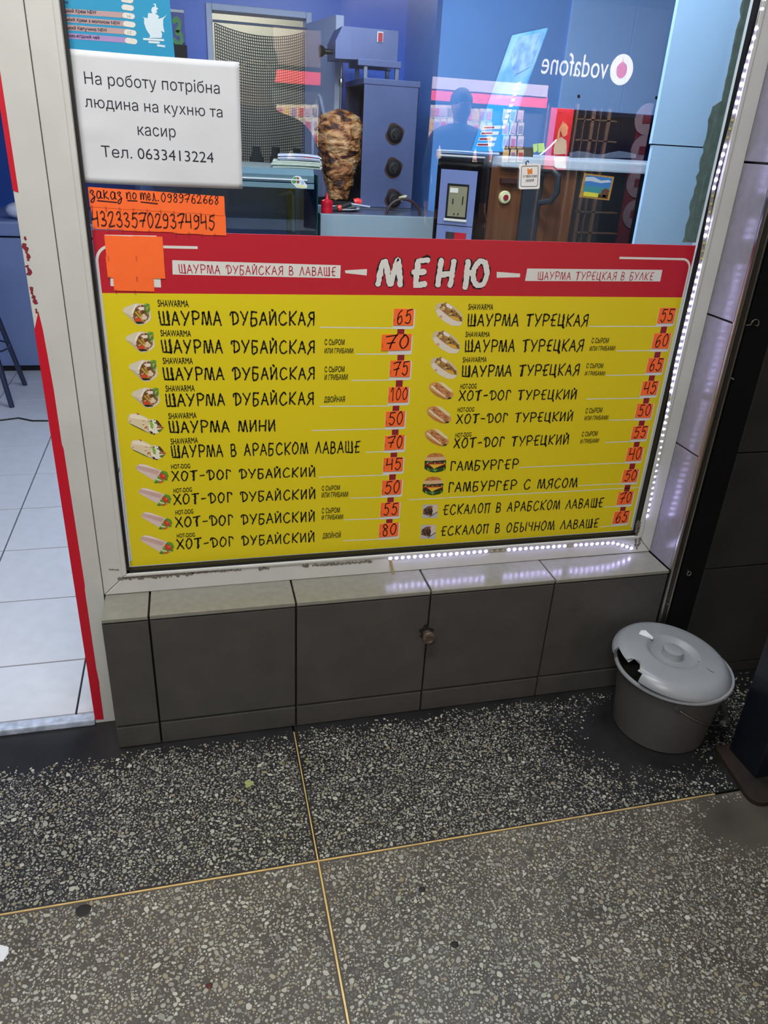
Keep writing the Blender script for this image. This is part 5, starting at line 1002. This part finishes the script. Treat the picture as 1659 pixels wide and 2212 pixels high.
# doorway side: chest freezer, bags, stool
fz = empty('chest_freezer', (-1.2, 3.4, .02), 'white chest freezer standing inside beyond the open doorway', 'freezer'); fm = mat('shaded_white_enamel', '7688b4', .35)  # white enamel with the bluish indoor shade put into its colour
box('freezer_body', (-2.3, 3.06, .06), (-.2, 3.75, .77), fm, fz, .008); box('freezer_lid', (-2.32, 3.04, .778), (-.18, 3.77, .855), fm, fz, .012); box('freezer_plinth', (-2.28, 3.1, .02), (-.22, 3.72, .06), M['black'], fz)
def bag(x, y, s, lb, seed):
    r_ = random.Random(seed); V = []; F = []
    for j in range(9):
        for i in range(16):
            a = 2 * math.pi * i / 16; ph = math.pi * j / 8; k = s * (1 + r_.uniform(-.1, .1)); V.append((x + k * math.sin(ph) * math.cos(a), y + k * .8 * math.sin(ph) * math.sin(a), .857 + s * .55 * (1 - math.cos(ph)) * (1 + r_.uniform(-.05, .05))))
    for j in range(8):
        for i in range(16): F.append((j * 16 + i, j * 16 + (i + 1) % 16, (j + 1) * 16 + (i + 1) % 16, (j + 1) * 16 + i))
    tag(obj('plastic_bag', V, F, mat('white_plastic_bag', 'ccd2e6', .3), None, True), lb, 'bag', 'bags on the freezer')
bag(-.70, 3.16, .075, 'crumpled white plastic bag on the freezer nearest the door post', 1); bag(-.95, 3.3, .1, 'larger white plastic bag further left on the freezer', 2)
sl_ = empty('bar_stool', (-.86, 2.55, .02), 'bar stool with red seat and dark steel legs inside the doorway', 'stool')
MB().lathe([(0, .70), (.15, .70), (.172, .715), (.175, .735), (.165, .752), (.12, .765), (0, .768)], (-.885, 2.5, .02), 36).build('seat', mat('dark_red_leather', '8a1424', .4), sl_, True)
lg = mat('dark_steel_tube', '4a5068', .3, metal=.7)
for sx, sy in ((1, 1), (1, -1), (-1, 1), (-1, -1)):
    MB().tube([(-.885 + sx * .07, 2.5 + sy * .07, .72), (-.885 + sx * .075 + .015 * (sx > 0), 2.5 + sy * .19, .022)] if False else [(-.885 + sx * .06, 2.5 + sy * .06, .72), (-.85 + sx * .105, 2.62 + sy * .19 - .0, .022)], .013, 10).build('leg', lg, sl_, True)
MB().tube([(-.865 + .125 * math.cos(t), 2.56 + .15 * math.sin(t), .30) for t in np.linspace(0, 2 * math.pi, 25)], .005, 8, False).build('foot_ring', lg, sl_, True)
tag(MB().tube([(-1.9, 2.05, .024), (-1.4, 2.3, .024), (-1.05, 2.2, .024), atz(0, 908, .024), atz(40, 903, .024), atz(70, 909, .024), atz(104, 909, .024)], .004, 6).build('floor_cable', M['dark'], None, True), 'thin dark cable lying across the white tiles inside the doorway', 'cable')

# ================================================================== OPPOSITE SHOP (seen mirrored in the glass)
def pbox(name, p, q, d, m, par):
    """upright box on the opposite shop's wall between two photo spots; heights are taken at the left end"""
    a, b, c_ = mir(*p), mir(p[0], q[1]), mir(q[0], p[1]); y = a[1]
    return box(name, (a[0], min(y, y + d), min(a[2], b[2])), (c_[0], max(y, y + d), max(a[2], b[2])), m, par)
sh = empty('phone_shop', (2.6, -7.2, 0), 'phone shop front across the passage mirrored in the glass', 'shop')
lwht = mat('backlit_shop_white', 'f0dcf0', .5, emit=.8); lred = mat('backlit_shop_red', 'd02c38', .5, emit=.25); shelfm = mat('shop_panel', '8a6a50', .6)
pbox('light_band', (862, 161), (1180, 187), .1, lwht, sh); pbox('red_band', (862, 187), (1180, 212), .08, lred, sh); pbox('light_band', (588, 60), (690, 140), .1, mat('shop_cream', '4a3830', .5), sh); pbox('red_band', (588, 150), (690, 178), .08, lred, sh)
pbox('display_panel', (588, 180), (690, 330), -.02, mat('dark_panel_shop', '20242c', .6), sh); pbox('display_panel', (862, 214), (1180, 352), -.02, mat('dark_panel_shop', '20242c', .6), sh)
pbox('shop_counter', (850, 372), (925, 392), .15, mat('shop_counter', 'f2d9b0', .5), sh)
for x in (1180, 1244): pbox('frame_bar', (x, 225), (x + 4, 525), .05, mat('shop_frame', '54443a', .5), sh)
for x in (1262, 1278, 1296, 1312): pbox('glass_bar', (x, 235), (x + (7 if x in (1278, 1312) else 2), 525), .04, mat('shop_frame', '54443a', .5), sh)
for y in (255, 300, 350, 455, 500): pbox('cross_bar', (1240, y), (1330, y + 3), .04, mat('shop_frame', '54443a', .5), sh)
pbox('red_panel', (1380, 240), (1432, 525), .02, mat('shop_dark_red', '4a0e18', .5), sh)
for k, y in enumerate((258, 325, 395, 462)):
    p = mir(1396 - k * 9, y); V = [(p[0] + .16 * math.cos(a), p[1] + .03, p[2] + .16 * math.sin(a)) for a in [2 * math.pi * i / 28 for i in range(28)]]; obj('round_icon', V, [tuple(range(28))], mat('shop_icon', '5f5364', .5), sh)
    q_ = .06; MB().box((p[0] - q_, p[1] + .031, p[2] - q_ * .7), (p[0] + q_, p[1] + .035, p[2] + q_ * .7)).build('icon_symbol', mat('shop_dark_red', '4a0e18', .5), sh)
# sign: reads from the passage, mirrored in the window
sg = empty('shop_sign', mir(1260, 150), 'backlit white vodafone sign mirrored in the window', 'sign'); sw = mat('lit_sign_white', 'ffffff', .5, emit=1.25)
a, b = mir(1158, 160), mir(1300, 165); V, F = font_mesh('vodafone'); x0, x1 = V[:, 0].min(), V[:, 0].max(); h = .21
obj('sign_lettering', [(b[0] + (a[0] - b[0]) * (u - x0) / (x1 - x0), a[1] + .12, a[2] - .0 + w * h / .53 * .75) for u, w in V], F, sw, sg)
p = mir(1331, 152); V = [(p[0] + .135 * math.cos(t), p[1] + .12, p[2] + .145 * math.sin(t)) for t in [2 * math.pi * i / 40 for i in range(40)]]; obj('sign_disc', V, [tuple(range(40))], sw, sg)
V = [(p[0] + .062 * math.cos(t), p[1] + .123, p[2] - .005 + .075 * math.sin(t)) for t in [2 * math.pi * i / 30 for i in range(30)]]; V.insert(8, (p[0] - .01, p[1] + .123, p[2] + .125)); obj('sign_mark', V, [tuple(range(len(V)))], mat('lit_red_mark', '9c2440', .5, emit=.6), sg)
po2 = empty('shop_poster', mir(1215, 360), 'red shop poster of a woman in white mirrored beside the corner cabinet', 'poster')
pbox('poster_sheet', (1190, 232), (1240, 366), .02, mat('shop_poster_red', 'c8202c', .5), po2)
def ppoly(name, P, t, m): q = [mir(*p) for p in P]; return obj(name, [(x, y + t, z) for x, y, z in q], [tuple(range(len(q)))], m, po2)
pwm = mat('shop_poster_white', 'e8d6c4', .5); psk = mat('shop_poster_skin', 'c98a6a', .5)
ppoly('white_dress', [(1196, 362), (1194, 320), (1200, 300), (1212, 296), (1222, 304), (1222, 332), (1218, 345), (1222, 364)], .024, pwm); ppoly('face', [(1214, 298), (1210, 285), (1212, 270), (1220, 265), (1225, 275), (1223, 290)], .026, psk); ppoly('arm', [(1200, 305), (1204, 280), (1214, 262), (1216, 266), (1208, 285), (1205, 305)], .027, psk); ppoly('sash', [(1196, 334), (1220, 332), (1220, 337), (1196, 338)], .028, M['red'])
# phone cases on the display
cm = mat('case_card', 'f6e6cc', .5); CASE = None; tints = ['b04a70', 'c8a060', '8a6aa0', 'b03040', 'a08a9a', '70605a', 'd0a8b8', '607050']
spots = [(x, y) for y in (241, 270, 299, 328) for x in list(range(604, 690, 15)) + list(range(872, 1062, 14)) + [1090, 1106, 1122]]
for k, (x, y) in enumerate(spots):
    p = mir(x, y + (8 if x > 1000 else 0)); tm = mat('case_' + tints[k % 8], tints[k % 8], .5)
    if CASE is None:
        r_ = empty('phone_case_pack', p, 'packaged phone case hanging on the shop display across the passage', 'phone case', 'phone cases on the shop display')
        MB().box((p[0] - .034, p[1] + .025, p[2] - .062), (p[0] + .034, p[1] + .035, p[2] + .062)).build('pack_card', cm, r_); CASE = r_
        MB().box((p[0] - .024, p[1] + .035, p[2] - .045), (p[0] + .024, p[1] + .042, p[2] + .032)).build('phone_case', tm, r_); base = Vector(p)
        PC = {0: r_.children[1].data if r_.children[1].name.startswith('phone_case') else r_.children[0].data}
    else:
        c_ = CASE.copy(); C.objects.link(c_); c_.location = p
        for ch in CASE.children:
            d_ = ch.copy(); C.objects.link(d_); d_.parent = c_; d_.matrix_parent_inverse = ch.matrix_parent_inverse
            if ch.name.startswith('phone_case'):
                if k % 8 not in PC: me = ch.data.copy(); me.materials.clear(); me.materials.append(tm); PC[k % 8] = me
                d_.data = PC[k % 8]
tag(box('passage_pillar', (1.62, -6.2, 0), (2.36, -5.7, 2.8), mat('dark_passage_wall', '0d0c0c', .8)), 'dark passage pillar hiding the middle of the mirrored shop', 'pillar')

# ================================================================== PEOPLE (their dark reflections show in the glass)
def person(x, y, z_head, face, label, arms, broad=1.0, peak=True):
    """standing figure; face = +1 looks along +y; arms = elbow/wrist/hand points relative to the feet, for right and left"""
    s = z_head / 1.645; N = []; E = []; Rr = []
    def v(px, py, pz, r, par=None):
        N.append((px, py * face, pz)); Rr.append(r)
        if par is not None: E.append((par, len(N) - 1))
        return len(N) - 1
    pel = v(0, 0, .93 * s, .135 * broad); b1 = v(0, 0, 1.10 * s, .135 * broad, pel); b2 = v(0, .0, 1.28 * s, .155 * broad, b1); b3 = v(0, -.01, 1.40 * s, .12 * broad, b2); nk = v(0, 0, 1.49 * s, .058, b3)
    hb = v(0, .012, 1.56 * s, .072, nk); hm = v(0, .012, 1.645 * s, .09, hb); ht = v(0, .0, 1.71 * s, .075, hm); v(0, .105, 1.62 * s, .018, hm)
    for sx in (-1, 1): v(sx * .088, .0, 1.635 * s, .018, hm)
    for i, sx in enumerate((-1, 1)):
        hip = v(sx * .09, 0, .86 * s, .095, pel); kn_ = v(sx * .10, .02, .48 * s, .062, hip); an = v(sx * .105, -.02, .09 * s, .045, kn_); fo = v(sx * .11, .07, .045, .042, an); v(sx * .12, .16, .035, .034, fo)
        sho = v(sx * .19 * broad, 0, 1.40 * s, .068, b3); e_, w_, h_ = arms[i]
        el = v(e_[0], e_[1], e_[2], .05, sho); wr = v(w_[0], w_[1], w_[2], .032, el); ha = v(h_[0], h_[1], h_[2], .03, wr)
        d = (Vector(h_) - Vector(w_)).normalized(); sd_ = Vector((d.y, -d.x, 0)); sd_ = sd_.normalized() if sd_.length > .2 else Vector((0, 1, 0))
        for q, ln in ((-1.5, .06), (-.5, .075), (.5, .08), (1.5, .07)):
            b0 = Vector(h_) + sd_ * q * .018 + d * .03; k1 = v(*b0, .010, ha); k2 = v(*(b0 + d * ln * .6 + Vector((0, .006, 0))), .009, k1); v(*(b0 + d * ln + Vector((0, .018, 0))), .008, k2)
        th = Vector(h_) + sd_ * .035; t1_ = v(*th, .011, ha); v(*(th + d * .04 + sd_ * .012), .009, t1_)
    t = empty('person', (x, y, 0), label, 'person')
    me = bpy.data.meshes.new('body'); me.from_pydata([(a * 1.0, b, c_) for a, b, c_ in N], E, []); o = bpy.data.objects.new('body', me); C.objects.link(o)
    o.modifiers.new('skin', 'SKIN'); sk_ = me.skin_vertices[0].data
    for i, r in enumerate(Rr): sk_[i].radius = (r, r * (.78 if i in (0, 1, 2, 3) else 1))
    sk_[0].use_root = True; sb_ = o.modifiers.new('sub', 'SUBSURF'); sb_.levels = 2; sb_.render_levels = 2
    dg = bpy.context.evaluated_depsgraph_get(); m2 = bpy.data.meshes.new_from_object(o.evaluated_get(dg)); bpy.data.objects.remove(o)
    m2.name = 'body'; m2.materials.clear()
    for m_ in (M['skin'], M['jacket'], M['trousers'], M['black']): m2.materials.append(m_)
    hands = [Vector((a[2][0], a[2][1] * face, a[2][2])) for a in arms]
    for p in m2.polygons:
        c_ = p.center; p.use_smooth = True; hd = min((c_ - h).length for h in hands)
        p.material_index = 0 if (c_.z > 1.50 * s or hd < .115) else (3 if c_.z < .10 else (2 if c_.z < .9 * s and abs(c_.x) < .19 else 1))
    ob = bpy.data.objects.new('body', m2); C.objects.link(ob); ob.parent = t
    hv = MB(); P = []
    for j in range(7):
        for i in range(20):
            a, b = 2 * math.pi * i / 20, math.pi * .55 * j / 6; P.append((.098 * math.sin(b) * math.cos(a), .108 * math.sin(b) * math.sin(a) - .012 * face, 1.655 * s + .115 * math.cos(b)))
    hv.add(P, [(j * 20 + i, j * 20 + (i + 1) % 20, (j + 1) * 20 + (i + 1) % 20, (j + 1) * 20 + i) for j in range(6) for i in range(20)])
    hr = hv.build('hair', M['hair'], None, True); hr.parent = t
    pk = MB(); A_ = [(.085 * math.sin(q), (.095 + .085 * math.cos(q)) * face, 1.668 * s - .012 * math.cos(q)) for q in np.linspace(-1.35, 1.35, 13)]
    pk.prism(A_, (0, 0, .006)); pk_ = pk.build('added_shade_peak', M['hair']) if peak else None  # peak added to keep lamp light off the face
    if peak: pk_.parent = t
    for sx in (-1, 1):
        e_ = MB().lathe([(.0, .006), (.008, .003), (.010, 0)], (sx * .033, .092 * face, 1.64 * s), 12, 'y').build('eye', M['black']); e_.parent = t
    mo = MB().box((-.024, .085 * face, 1.578 * s), (.024, .094 * face, 1.586 * s), .003).build('mouth', mat('lip', '8a4a42', .5)); mo.parent = t
    return t
cx_, cy_ = .495, -2.02
person(cx_, cy_, 1.60, 1, 'person in a dark blue jacket holding up a phone, seen as the near dark reflection', [((-.30, .04, 1.10), (-.318, .27, 1.155), (-.325, .325, 1.235)), ((.30, -.02, 1.08), (.31, .06, .84), (.31, .09, .76))])
ph = MB().box((-.037, -.0, -.125), (.037, .008, .035), .003).build('phone', M['black']); R3 = Matrix((( AXR[0], AXF[0], AXU[0]), (AXR[1], AXF[1], AXU[1]), (AXR[2], AXF[2], AXU[2]))).to_4x4()
ph.matrix_world = Matrix.Translation(Vector(CAM - AXF * .014)) @ R3; tag(ph, 'black phone held up in front of the window by the photographer', 'phone')
person(2.53, -5.35, 1.645, 1, 'person standing further off, seen as the distant dark reflection right of the grill', [((-.27, .0, 1.08), (-.26, .06, .84), (-.255, .08, .76)), ((.27, .0, 1.08), (.26, .06, .84), (.255, .08, .76))], 1.12, False)
